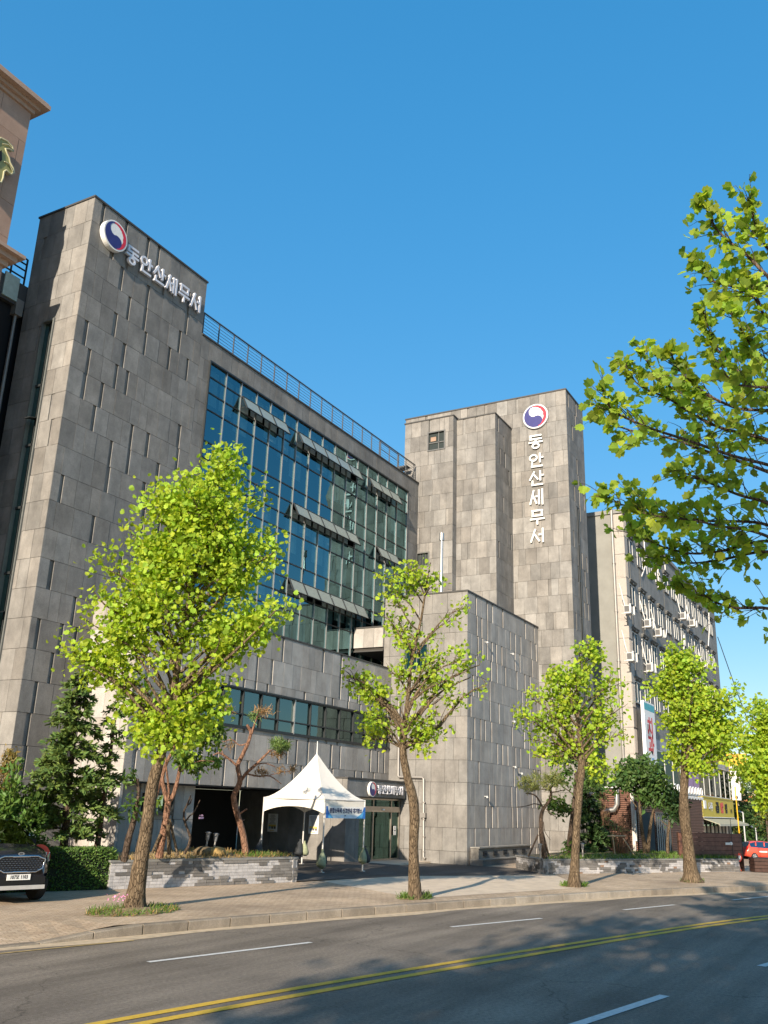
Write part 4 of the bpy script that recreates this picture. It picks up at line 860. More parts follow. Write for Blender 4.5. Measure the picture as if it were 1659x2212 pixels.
path_tree('ornamental_tree', 'multi stemmed reddish tree with drooping dark green leaves in the left planter', 17.6, c5(625, 1440)[:2],
  [[c5(625, 1450, 9), c5(660, 1250, 8), c5(700, 1050, 7.5), c5(725, 850, 7)], [c5(722, 860, 5), c5(690, 760, 5), c5(655, 600, 4.5), c5(690, 460, 4), c5(760, 320, 3.5), c5(830, 170, 3.2), c5(900, 90, 2.6), c5(940, 40, 2)],
   [c5(728, 860, 5), c5(790, 760, 4.5), c5(830, 600, 4.2), c5(865, 420, 3.5), c5(868, 250, 3), c5(850, 120, 2.5), c5(870, -40, 2)], [c5(830, 180, 2.4), c5(930, 140, 2.2), c5(1010, 60, 1.8), c5(1080, 20, 1)], [c5(865, 510, 2), c5(960, 450, 1.6), c5(1080, 395, 1.2), c5(1230, 410, .8)], [c5(720, 900, 3), c5(735, 720, 2.6), c5(705, 500, 2), c5(690, 300, 1.4)], [c5(865, 430, 1.5), c5(960, 320, 1.5), c5(1020, 230, 1)],
   [c5(590, 800, 4), c5(620, 680, 4), c5(655, 590, 3.6)]],
  [(*c5(1080, 130)[:2], 55, 32, 420), (*c5(1000, 60)[:2], 50, 25, 260), (*c5(1200, 110)[:2], 20, 35, 240), (*c5(960, 380)[:2], 26, 25, 240), (*c5(1060, 470)[:2], 10, 14, 60), (*c5(1200, 430)[:2], 14, 7, 70), (*c5(900, 330)[:2], 22, 15, 120), (*c5(700, 20)[:2], 50, 20, 160), (*c5(600, 850)[:2], 6, 8, 30), (*c5(450, 120)[:2], 30, 16, 130)], BARKR, leafmat('droop_leaf', (.11, .19, .03), .35), tn=60, tsize=.17, shape='oval')
path_tree('ornamental_tree', 'dark gnarled trunk with a few leaves just left of the big leaning street tree', 17.2, c5(245, 1490)[:2],
  [[c5(245, 1490, 8), c5(290, 1250, 7.5), c5(340, 1100, 6.5), c5(385, 900, 5), c5(405, 750, 4), c5(390, 600, 3)], [c5(390, 610, 2), c5(330, 570, 1.5), c5(290, 560, 1)]], [(*c5(330, 580)[:2], 13, 8, 40), (*c5(360, 860)[:2], 8, 12, 40), (*c5(340, 960)[:2], 12, 10, 40)], BARKD, LEAF_D, tsize=.15, shape='oval')
path_tree('dead_stem', 'leafless wavy dark stem in the left planter before the ground floor wall', 17.9, c5(910, 1400)[:2],
  [[c5(905, 1410, 3.5), c5(950, 1330, 3.3), c5(968, 1240, 3), c5(945, 1170, 2.8), c5(915, 1090, 2.6), c5(893, 1030, 2.4), c5(898, 940, 2.2), c5(935, 880, 2), c5(970, 780, 1.4)], [c5(915, 1060, 1.8), c5(960, 1000, 1.7), c5(995, 980, 1.5), c5(1040, 900, 1.2), c5(1070, 830, .9)], [c5(935, 885, 1.4), c5(965, 870, 1.4), c5(980, 810, 1)]], [], BARKD, LEAF_D, cat='dead stem')
# support stakes of the multi stemmed tree
m = MB(); q = lambda x, y: dep(*c5(x, y)[:2], float(np.dot(np.array(at(*c5(625, 1440)[:2], 17.5))-CAM, CF)))
m.tube([q(740, 1040), q(830, 1430)], .035, 8); m.tube([q(640, 1200), q(555, 1400)], .035, 8); m.tube([q(725, 1100), q(735, 1420)], .05, 8)
tag(m.build('tree_stake', [BARK]), 'three thin wooden stakes propping the multi stemmed tree in the left planter', 'stake')
b3_ = zz(1900, 2950, .36166)
path_tree('pine_tree', 'flat topped pine on a bent trunk at the corner of the right planter', 12.3, b3_(690, 1170)[:2],
  [[b3_(680, 1180, 5.5), b3_(650, 1000, 5), b3_(636, 850, 4.8), b3_(636, 720, 4.2), b3_(665, 640, 3.6), b3_(730, 560, 3), b3_(748, 480, 2.8), b3_(735, 420, 2.5), b3_(790, 380, 1.6)], [b3_(660, 640, 2), b3_(600, 530, 1.8), b3_(560, 490, 1.6), b3_(470, 480, 1)], [b3_(640, 610, 1.2), b3_(560, 590, 1), b3_(480, 620, .8), b3_(370, 630, .6)], [b3_(750, 470, 1.4), b3_(820, 460, 1.2), b3_(900, 440, 1)], [b3_(690, 650, 1), b3_(740, 700, .9), b3_(800, 740, .7), b3_(830, 740, .5)], [b3_(662, 790, .9), b3_(675, 900, .8), b3_(740, 990, .5)], [b3_(600, 430, 1), b3_(680, 440, 1), b3_(740, 450, 1)]],
  [(*b3_(640, 350)[:2], 52, 17, 900), (*b3_(500, 410)[:2], 26, 12, 420), (*b3_(760, 330)[:2], 25, 14, 300)], BARKD, leafmat('pine_pale', (.16, .18, .05), .2), tsize=.17)
m = MB(); dq = float(np.dot(np.array(at(*b3_(690, 1170)[:2], 12.3))-CAM, CF)); q = lambda x, y, o=0: dep(*b3_(x, y)[:2], dq+o)
m.tube([q(605, 930, -.1), q(500, 1170, -.3)], .035, 8); m.tube([q(655, 900, .1), q(722, 1165, .25)], .04, 8); m.tube([q(625, 900), q(660, 1175, .2)], .05, 8)
tag(m.build('tree_stake', [BARKD]), 'dark wooden stakes around the flat topped pine in the right planter', 'stake')
b4 = zz(2500, 2900, .31587)
path_tree('small_tree', 'slender tree with glossy dark leaves in the right planter before the brown slatted shop', 10.5, b4(130, 1500)[:2],
  [[b4(130, 1490, 5), b4(120, 1350, 4.5), b4(90, 1200, 4), b4(70, 1000, 3.2), b4(55, 800, 2.6), b4(20, 600, 2)], [b4(160, 1490, 4.5), b4(175, 1250, 4), b4(200, 1050, 3.2), b4(235, 900, 2)], [b4(80, 860, 1.6), b4(160, 750, 1.4), b4(230, 640, 1)], [b4(20, 880, 1.2), b4(-60, 760, 1)]],
  [(*b4(60, 400)[:2], 48, 30, 620), (*b4(170, 470)[:2], 42, 30, 480), (*b4(-80, 450)[:2], 40, 32, 430), (*b4(250, 600)[:2], 36, 24, 330), (*b4(230, 720)[:2], 36, 30, 420), (*b4(-170, 560)[:2], 40, 26, 320), (*b4(30, 650)[:2], 36, 20, 240)], BARK, leafmat('glossy_leaf', (.065, .125, .03), .3), tsize=.24, shape='oval')
path_tree('small_tree', 'slim dark leaved tree near the white barred gate in the right planter', 9.6, b4(410, 1500)[:2],
  [[b4(410, 1510, 4), b4(405, 1350, 3.5), b4(415, 1200, 3), b4(440, 1000, 2.4), b4(450, 800, 1.6)], [b4(420, 1130, 1.3), b4(330, 1050, 1)]],
  [(*b4(450, 760)[:2], 34, 26, 360), (*b4(520, 830)[:2], 26, 26, 260), (*b4(470, 1000)[:2], 20, 26, 160), (*b4(370, 720)[:2], 30, 20, 220)], BARK, leafmat('glossy_leaf_b', (.05, .10, .03), .3), tsize=.22, shape='oval')
b5 = zz(1900, 2950, .36166)
path_tree('small_tree', 'ivy wrapped leaning trunk behind the half leafed street tree', 12.4, b5(935, 1150)[:2],
  [[b5(935, 1170, 6), b5(950, 950, 5.5), b5(985, 700, 5), b5(1010, 450, 4), b5(1020, 250, 3)], [b5(985, 690, 1.5), b5(900, 660, 1.3), b5(840, 600, 1)], [b5(1000, 500, 1.3), b5(920, 440, 1.1), b5(860, 400, .8)]],
  [(*b5(800, 610)[:2], 26, 17, 220), (*b5(890, 130)[:2], 36, 26, 330), (*b5(900, 330)[:2], 24, 20, 160), (*b5(1230, 280)[:2], 40, 20, 300), (*b5(940, 1110)[:2], 10, 10, 60), (*b5(900, 670)[:2], 16, 8, 70)], BARKD, LEAF_D, tsize=.2, shape='oval')
# dry brown shrub against the slats
m = MB(); d0 = float(np.dot(np.array(at(*b5(1500, 1150)[:2], 11.0))-CAM, CF)); root = thing('dry_shrub', 'tall leafless brown shrub of thin stems against the sunlit brown slats', 'shrub', dep(*b5(1500, 1160)[:2], d0))
for i in range(46):
    x0 = random.uniform(1440, 1590); x1 = x0+random.gauss(-10, 60); y1 = random.uniform(560, 800); dd = random.uniform(-.3, .3)
    m.tube(curve(dep(*b5(x0, 1165)[:2], d0), dep(*b5(x1, y1)[:2], d0+dd), 0, 5, .05), [.014, .012, .010, .008, .006, .003], 4, caps=False)
for i in range(18):
    x0 = random.uniform(1300, 1380); m.tube(curve(dep(*b5(x0, 830)[:2], d0), dep(*b5(x0+random.gauss(-10, 40), random.uniform(440, 600))[:2], d0), 0, 4, .06), .006, 4, caps=False)
m.build('stems', [plain('dry_stem', (.26, .15, .09), .9)], root)
m = MB(); m.tube([dep(*b5(1415, 930)[:2], d0-.3), dep(*b5(1445, 1175)[:2], d0-.3)], .03, 8); m.tube([dep(*b5(1530, 970)[:2], d0-.3), dep(*b5(1650, 1150)[:2], d0-.3)], .03, 8); m.tube([dep(*b5(1360, 945)[:2], d0-.33), dep(*b5(1560, 945)[:2], d0-.33)], .03, 8)
tag(m.build('tree_stake', [plain('bare_wood', (.45, .33, .22), .8)]), 'pale wooden stakes with a cross bar holding the dry brown shrub', 'stake')
# --- clipped hedge
def hedge(label, corners, z0, z1, n, mat, name='hedge', size=.07):
    P = [np.array(c) for c in corners]; c = sum(P)/4; root = thing(name, label, 'hedge', (c[0], c[1], z0)); m = MB()
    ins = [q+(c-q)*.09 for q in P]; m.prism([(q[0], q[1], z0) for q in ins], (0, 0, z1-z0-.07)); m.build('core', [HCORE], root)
    pts, dr = [], []
    for i in range(n):
        f = RNG.random()
        if f < .28: u, v = RNG.random(2); q = (P[0]*(1-u)+P[1]*u)*(1-v)+(P[3]*(1-u)+P[2]*u)*v; pts.append((q[0], q[1], z1-abs(RNG.normal())*.05)); dr.append((0, 0, 1))
        else:
            k = RNG.choice(4, p=(.5, .3, .1, .1)); u = RNG.random(); q = P[k]*(1-u)+P[(k+1) % 4]*u; o = unit(q-c)
            q = q-o*abs(RNG.normal())*.05; z = RNG.uniform(z0, z1)
            rr = .10*max(0, (z-z1+.18)/.18); q = q-o*rr; pts.append((q[0], q[1], z)); dr.append((o[0], o[1], .5))
    leaves('foliage', np.array(pts), size, mat, root, 'oval', np.array(dr, float), upb=.7, jit=1.6, var=.4)
h0, h1 = gz(590*.1653-6, (3050+1532*.3014)*.54861, .18), gz(1492*.1653, (3050+1500*.3014)*.54861, .18)
h0, h1 = np.array(h0)[:2], np.array(h1)[:2]; hd = unit(h1-h0); hn = np.array([-hd[1], hd[0]])
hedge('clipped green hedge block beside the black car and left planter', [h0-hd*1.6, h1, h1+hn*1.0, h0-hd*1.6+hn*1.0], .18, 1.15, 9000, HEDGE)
# shrubs at far left and small azalea
def bush(label, c, r, n, mat, size=.12, name='shrub', shape='oval', stem=True):
    c = np.array(c, float); root = thing(name, label, 'shrub', (c[0], c[1], c[2]-r[2])); m = MB()
    pts, dr = [], []
    for i in range(max(6, n//60)):
        u = unit(RNG.normal(size=3))*RNG.random()**.5; e = c+u*np.array(r); m.tube(curve((c[0], c[1], c[2]-r[2]), e, .05, 4), [.02, .016, .012, .008, .004], 4, caps=False)
        k = 60; pts.append(e+RNG.normal(size=(k, 3))*.11*np.array(r).mean()*1.6); dr.append(np.repeat(u[None, :]+np.array([[0, 0, .4]]), k, 0))
    m.build('stems', [BARKD], root); leaves('foliage', np.concatenate(pts), size, mat, root, shape, np.concatenate(dr), upb=.7, jit=1.4, var=.35); return root
sb = at(22, 1720, 19.6); bush('leafy green shrub at the left edge above the black car', (sb.x, sb.y, 1.9), (.5, .5, 1.2), 1500, leafmat('shrub_leaf', (.09, .17, .03), .3), .17)
sb = at(70, 1760, 19.3); bush('mid green shrub between the left edge and the broad conifer', (sb.x, sb.y, 1.75), (.3, .3, .7), 800, LEAF_D, .16)
sb = at(12, 1640, 21.5); bush('bronze tinted bush high at the left edge before the tower', (sb.x, sb.y, sb.z-.4), (.35, .4, 1.0), 900, leafmat('bronze_leaf', (.22, .17, .05), .3), .12)
sb = at(75, 1818, 18.9); rb = bush('low azalea with white flowers behind the red round sign', (sb.x, sb.y, sb.z-.1), (.5, .35, .4), 900, LEAF_D, .11)
pts = np.array([np.array(at(59, 1806, 18.8))+RNG.normal(size=3)*np.array([.14, .1, .08]) for _ in range(24)]); leaves('flowers', pts, .07, plain('white_petal', (.8, .8, .78), .7), rb, 'oval')
# --- grass and flowers round the tree feet
def tuft(label, c, R, n, flowers=0, h=.16):
    c = np.array(c); root = thing('weed_patch', label, 'weeds', c); m = MB(); k = 18
    ring = [(c[0]+R*1.05*math.cos(2*math.pi*i/k)*random.uniform(.85, 1.1), c[1]+R*.6*math.sin(2*math.pi*i/k)*random.uniform(.85, 1.1), c[2]+.004) for i in range(k)]
    m.add([(c[0], c[1], c[2]+.07)]+ring, [(0, 1+i, 1+(i+1) % k) for i in range(k)]); m.build('soil', [SOIL], root)
    a = RNG.uniform(0, 2*math.pi, n); r = R*RNG.uniform(.25, 1, n)**.6; pts = np.stack([c[0]+r*np.cos(a), c[1]+.6*r*np.sin(a), np.full(n, c[2])], 1)
    d = np.stack([RNG.normal(size=n)*.4, RNG.normal(size=n)*.4, np.ones(n)], 1); gr_ = leaves('grass', pts[:n*2//3], h, GRASSM, root, 'needle', d[:n*2//3]+np.array([0, 0, -.35]), jit=.9, var=.5); gr_['kind'] = 'stuff'
    if flowers:
        dg_ = leaves('dry_grass', pts[n*2//3:], h*.8, leafmat('straw', (.34, .22, .09), .3), root, 'needle', d[n*2//3:]+np.array([.5, 0, -.5]), jit=1)
    for q in root.children:
        if q.name.startswith('dry_grass'): q['kind'] = 'stuff'
    if flowers:
        q = np.stack([c[0]+RNG.normal(size=flowers)*.14-.35, c[1]+RNG.normal(size=flowers)*.1+.1, c[2]+.22+RNG.random(flowers)*.12], 1); leaves('flowers', q, .05, plain('pink_petal', (.7, .25, .45), .6), root, 'oval')
g1 = gz(290, 1968, .18); tuft('patch of straw, grass and pink flowers round the big leaning tree', (g1.x-.05, g1.y-.05, .182), 1.15, 1100, 40, .13)
for (x, y), lab in (((897, 1940), 'green weeds round the bent street tree foot'), ((1240, 1914), 'thin weeds round the straight pale trunk'), ((1497, 1905), 'weeds round the knobbly trunk by the fence')):
    q = gz(x, y, .18); tuft(lab, (q.x, q.y, gnd(q.x)+.003), .62, 700, 0, .15)
# ---------------------------------------------------------------- planters
PBRICK = plain('planter_brick', (.41, .40, .395), .85, var=.16, nscale=10, bumpy=.4, bscale=45)
CAPST = plain('planter_cap', (.20, .20, .19), .8, var=.15)
def brick_wall(mb, a, b, z0, z1, row=.078):
    a, b = Vector((*a, 0)), Vector((*b, 0)); U = (b-a).normalized(); N = Vector((U.y, -U.x, 0)); L_ = (b-a).length
    nr = int((z1-z0)/row); row = (z1-z0)/nr; ph = random.uniform(0, 9)
    mb.obox(a+Vector((0, 0, z0)), U*L_, -N*.2, (0, 0, z1-z0), 0, (.7, .7, .7))
    for r in range(nr):
        u = -random.uniform(0, .12)
        while u < L_:
            cl = math.sin(u*1.7+r*.55+ph)+math.sin(u*.9-r*.8+2*ph)+random.gauss(0, .55)
            if cl > .35: w = random.uniform(.22, .50); d = random.uniform(.025, .05); t = random.uniform(.30, .52); tint = (t, t*.97, t*.93)
            elif random.random() < .025: w = .2; d = .012; tint = (.62, .42, .30)
            else: w = random.uniform(.15, .21); d = random.uniform(.006, .014); t = random.uniform(.88, 1.12); tint = (t, t, t*1.02)
            p, q = max(0, u)+.004, min(L_, u+w)-.004
            if q-p > .02: mb.obox(a+U*p+Vector((0, 0, z0+r*row+.004)), U*(q-p), N*d, (0, 0, row-.008), 0, tint)
            u += w
def planter(name, label, pts, nface, z0, z1, soilz=.06, bulge=.12):
    m = MB()
    for i in range(nface): brick_wall(m, pts[i], pts[i+1], z0, z1-.05)
    root = tag(m.build(name, [PBRICK]), label, 'planter'); c = MB()
    P = [Vector((*p, 0)) for p in pts]; cen = sum(P, Vector())/len(P)
    for i in range(nface):
        a, b = P[i], P[i+1]; U = (b-a).normalized(); N = Vector((U.y, -U.x, 0)); c.obox(a-U*(.04 if i == 0 else 0)+N*.05+Vector((0, 0, z1-.05+.003*i)), U*((b-a).length+.05), -N*.32, (0, 0, .05))
    c.build('cap', [CAPST], root); s = MB()
    k = 6; n = len(P); vs = []
    for r in range(k+1):
        f = r/k
        for i in range(n):
            for j in range(5):
                q = P[i]*(1-j/5)+P[(i+1) % n]*(j/5); w = q+(cen-q)*f; vs.append((w.x, w.y, z1-.03+(bulge*math.sin(f*1.5)+random.gauss(0, .015) if r else 0)))
    N_ = n*5; s.add(vs, [(r*N_+i, r*N_+(i+1) % N_, (r+1)*N_+(i+1) % N_, (r+1)*N_+i) for r in range(k) for i in range(N_)], 0, (1, 1, 1), True)
    s.build('soil', [SOIL], root); return root
PLp = [(18.45, 18.07), (24.33, 16.3), (24.48, 20.5), (20.75, 20.55), (18.8, 20.3)]
pl = planter('planter', 'raised planter faced with white and grey bricks left of the tent', PLp, 2, .18, .88)
PRp = [(37.1, 14.2), (34.98, 12.32), (38.1, 10.46), (41.88, 8.5), (44.4, 6.75), (46.6, 8.0), (46.1, 11.4), (46.4, 14.2)]
prt = planter('planter', 'long low raised planter with patchy grey and white stone facing at the right', PRp, 4, .16, .70)
def groundcover(root, pts, n, mat, h, z):
    P = np.array(pts); lo, hi = P.min(0), P.max(0); q = RNG.uniform(lo, hi, (n*3, 2)); k = len(P); ins = np.zeros(len(q), bool)
    for i in range(k):
        a, b = P[i], P[(i+1) % k]; c = ((a[1] > q[:, 1]) != (b[1] > q[:, 1])) & (q[:, 0] < (b[0]-a[0])*(q[:, 1]-a[1])/(b[1]-a[1]+1e-9)+a[0]); ins ^= c
    q = q[ins][:n]; p3 = np.c_[q, np.full(len(q), z)]; leaves('ground_cover', p3, h, mat, root, 'needle', np.c_[RNG.normal(size=(len(q), 2))*.6, np.ones(len(q))], jit=.6, var=.5)
groundcover(prt, PRp[1:7], 5200, GRASSM, .16, .70); groundcover(pl, PLp[:3], 1500, leafmat('straw_b', (.34, .24, .10), .3), .14, .88); groundcover(pl, [(22.9, 16.9), (24.3, 16.5), (24.4, 17.8), (22.9, 18)], 700, GRASSM, .12, .9)
def rock(mb, p, r, t):
    n = 8; vs = []; 
    for i in range(1, 4):
        for j in range(n): a = 2*math.pi*j/n; q = math.sin(math.pi*i/4.4); vs.append((p[0]+r*q*math.cos(a)*random.uniform(.8, 1.2)*1.5, p[1]+r*q*math.sin(a)*random.uniform(.8, 1.2), p[2]+r*.7*math.cos(math.pi*i/4.4)))
    mb.add(vs+[(p[0], p[1], p[2]+r*.7)], [(i*n+(j+1) % n, i*n+j, (i+1)*n+j, (i+1)*n+(j+1) % n) for i in range(2) for j in range(n)]+[(24, j, (j+1) % n) for j in range(n)], 0, t, True)
q = at(*c5(1110, 1390)[:2], 17.9); m = MB(); rock(m, q, .22, (.5, .5, .5)); tag(m.build('rock', [SOIL]), 'grey brown boulder beside the two silver lamps', 'rock')
q = at(*c5(1250, 1400)[:2], 17.7); m = MB(); rock(m, q, .24, (1.1, 1.0, .7)); tag(m.build('straw_mound', [SOIL]), 'straw coloured mound at the foot of the two silver lamps', 'mound')
# bollard lamps
def lamp(p, h, label, group, lean=(0, 0)):
    root = thing('garden_lamp', label, 'lamp', p, group); m = MB(); x, y, z = p; T = Vector((x+lean[0], y+lean[1], z+h)); D = (T-Vector(p)).normalized(); P = lambda f: Vector(p)+D*(h*f)
    m.tube([P(0), P(.55)], .026, 12); m.build('post', [STEEL], root)
    m = MB(); m.tube([P(.52), P(.56), P(.9), P(.93)], [.038, .048, .066, .07], 14); m.build('lamp_head', [plain('lamp_glass', (.20, .205, .215), .4, .1)], root)
    m = MB(); m.tube([P(.93), P(.95), P(1.0)], [.095, .088, .03], 14); m.build('cap', [STEEL], root)
for (zx, zy), lab in (((1135, 1372), 'silver garden lamp, the left one of a pair before the dark entry'), ((1222, 1385), 'silver garden lamp, the right one of a pair before the dark entry')):
    q = at(*c5(zx, zy)[:2], 17.9); lamp((q.x, q.y, q.z), .50, lab, None, (.05, 0))
for (zx, zy), lab in (((628, 1185), 'small silver garden lamp at the left corner of the right planter'), ((1092, 1170), 'small silver garden lamp just right of the half leafed tree')):
    q = at(*b5(zx, zy)[:2], 12.0 if zx < 700 else 11.2); lamp((q.x, q.y, q.z), .50, lab, None)
# ---------------------------------------------------------------- tent
TENT = M_('tent_cloth')
def _tent():
    m, N, L, out = TENT; d = pr(N, (.84, .79, .70), .7, 0, .2); t = N.new('ShaderNodeBsdfTranslucent'); t.inputs[0].default_value = (.6, .56, .5, 1); x = N.new('ShaderNodeMixShader'); x.inputs[0].default_value = .12
    g = coords(N, L); n = noise(N, L, 3, 4, g); bump(N, L, n.outputs[0], .25, .05, d); L.new(d.outputs[0], x.inputs[1]); L.new(t.outputs[0], x.inputs[2]); L.new(x.outputs[0], out.inputs[0]); return m
TENTM = _tent()
TK = .93; L0 = Vector((28.95*TK, 18.35*TK, .33)); ux = Vector((.99, -.14, 0)).normalized()*2.33*TK; uy = Vector((.14, .99, 0)).normalized()*3.02*TK
LEG = [L0, L0+ux, L0+ux+uy, L0+uy]; cen = L0+(ux+uy)*.5; ze = 2.4+(2.61-2.4)*TK
pk = up((950+935*.3315)*.54861, (2950+60*.3315)*.54861, cen); zp = pk.z
tn = thing('canopy_tent', 'white peaked canopy tent on four poles before the entrance', 'tent', (cen.x, cen.y, .2))
m = MB(); n = 12; k = 10; vs = []
for r in range(k+1):
    s_ = r/k; z = ze+(zp-ze)*(s_**1.55)
    for e in range(4):
        for j in range(n):
            q = LEG[e]*(1-j/n)+LEG[(e+1) % 4]*(j/n); sag = .05*math.sin(math.pi*j/n)*(1-s_); w = q+(cen-q)*(s_*.985); vs.append((w.x, w.y, z-sag))
NN = 4*n; m.add(vs, [(r*NN+i, r*NN+(i+1) % NN, (r+1)*NN+(i+1) % NN, (r+1)*NN+i) for r in range(k) for i in range(NN)], 0)
m.build('canopy', [TENTM], tn); m = MB()
for e in range(4):
    vs = []
    for j in range(17):
        f = j/16; q = LEG[e]*(1-f)+LEG[(e+1) % 4]*f; q = q+(q-cen)*.006; zb_ = ze-.02-.05*math.sin(math.pi*f); drop = .20+.27*(abs(2*f-1)**2.2); vs += [(q.x, q.y, zb_), (q.x, q.y, zb_-drop)]
    m.add(vs, [(2*j, 2*j+1, 2*j+3, 2*j+2) for j in range(16)])
m.build('valance', [TENTM], tn)
m = MB(); m.cyl((cen.x, cen.y, zp-.05), .022, .5, 8, 0, r2=.012); m.build('finial', [WHITE], tn)
POLE = plain('white_pole', (.62, .60, .57), .5, .2)
SACK = plain('sand_sack', (.27, .30, .19), .85, var=.2, nscale=12, bumpy=.4); DSACK = plain('dark_sack', (.035, .04, .045), .7, var=.2, nscale=12, bumpy=.4)
for e in range(4):
    q = LEG[e]; m = MB(); g_ = dz(q.x, q.y); m.tube([(q.x, q.y, g_), (q.x, q.y, ze)], .028, 10); m.box((q.x-.07, q.y-.07, g_-.01), (q.x+.07, q.y+.07, g_+.015)); m.build('leg', [POLE], tn)
m = MB()
for e in range(4):
    a, b = LEG[e], LEG[(e+1) % 4]; m.tube([(a.x, a.y, ze-.03), (b.x, b.y, ze-.03)], .022, 8)
m.tube([(cen.x, cen.y, ze-.05), (cen.x, cen.y, zp-.05)], .03, 8)
m.build('frame', [POLE], tn)
def sack(p, r, h, mat, label, lean=(0, 0)):
    m = MB(); x, y, z = p; pr_ = ((0, .55), (.06, .95), (.22, 1.08), (.42, .95), (.62, .72), (.8, .42), (.9, .2), (1, .3)); 
    m.tube([(x+lean[0]*f+random.gauss(0, .006), y+lean[1]*f, z+h*f) for f, _ in pr_], [r*q for _, q in pr_], 14, rough=.14); tag(m.build('sandbag', [mat]), label, 'sandbag', 'sandbags tied to the tent legs')
cl_ = (-ux.normalized())*.15
sack(L0+Vector((-.14, -.06, .12)), .155, .55, SACK, 'plump olive sandbag on the front left tent leg', (.08, .02)); sack(L0+Vector((.17, .08, .2)), .15, .5, DSACK, 'dark sandbag half hidden behind the front left tent leg', (-.1, -.04))
sack(LEG[1]+Vector((-.12, -.06, .2)), .14, .5, SACK, 'olive sandbag on the tent leg beside the entrance door', (.08, .02)); sack(LEG[1]+Vector((.16, -.02, .2)), .16, .55, DSACK, 'black sandbag on the tent leg beside the entrance door', (-.1, 0))
sack(LEG[2]+Vector((-.0, -.12, .3)), .13, .5, SACK, 'small olive sandbag on the back tent leg under the yellow poster', (0, .04)); sack(LEG[2]+Vector((-.2, .05, .3)), .17, .55, DSACK, 'big dark sandbag on the back tent leg under the yellow poster', (.12, 0))
sack(LEG[3]+Vector((-.17, -.0, .3)), .16, .55, DSACK, 'dark sandbag on the tent leg behind the planter', (.12, 0))
m = MB()
for e in (0, 1, 3):
    q = LEG[e]
    for i in range(7): a = random.uniform(0, 6.3); m.tube([(q.x, q.y, .82), (q.x+.10*math.cos(a), q.y+.08*math.sin(a), .80+random.uniform(-.10, .05))], [.025, .006], 5)
m.build('tie', [WHITE], tn)
# banner on the tent
bo = L0+ux*.0; U = ux.normalized(); N = Vector((U.y, -U.x, 0)); m = MB(); W_ = ux.length
P = lambda u, z, d=.035: Vector((L0.x, L0.y, 0))+U*u+N*d+Vector((0, 0, z))
zt, zb_ = 2.36, 1.98
def strip(u0, u1, z0, z1, mi, d): m.add([P(u0, z0, d), P(u1, z0, d), P(u1, z1, d), P(u0, z1, d)], [(0, 1, 2, 3)], mi)
m.prism([P(.02, zb_), P(W_-.02, zb_), P(W_-.02, zt), P(.02, zt)], N*.006, 0)
d = .046
strip(.02, W_-.02, zb_, zb_+.10, 3, d)
m.add([P(.02, zb_, d+.003), P(.30, zb_, d+.003), P(.14, zt-.12, d+.003), P(.10, zt, d+.003), P(.02, zt, d+.003)], [(0, 1, 2, 3, 4)], 1); m.add([P(.14, zb_, d+.004), P(.42, zb_, d+.004), P(.20, zt-.2, d+.004)], [(0, 1, 2)], 4)
m.add([P(W_-.30, zb_, d+.003), P(W_-.02, zb_, d+.003), P(W_-.02, zt, d+.003), P(W_-.10, zt, d+.003)], [(0, 1, 2, 3)], 1); m.add([P(W_-.55, zb_, d+.004), P(W_-.2, zb_, d+.004), P(W_-.1, zt-.15, d+.004)], [(0, 1, 2)], 4)
text_mb('종합소득세 신고안내 대기장소', .175, P(W_/2, zb_+.235, d+.006), U, (0, 0, 1), 2, bold=.006, squash=.80, mb=m); m.cyl(tuple(P(W_/2-.05, zb_+.07, d+.005)), .02, .03, 8, 2)
tag(m.build('banner', [WHITE, plain('banner_blue', (.03, .16, .52), .5), plain('banner_ink', (.03, .04, .12), .6), plain('pale_blue', (.52, .66, .80), .5), plain('mid_blue', (.10, .40, .72), .5)]), 'white and blue lettered banner tied across the right side of the tent', 'banner')
# low bar between the tent's back legs and dark speed bump by the wall
m = MB(); m.box((30.4, 21.0, .185), (32.0, 21.25, .33)); tag(m.build('wheel_stop', [plain('rubber', (.03, .03, .03), .8)]), 'low dark kerb block against the entry wall behind the tent', 'kerb block')
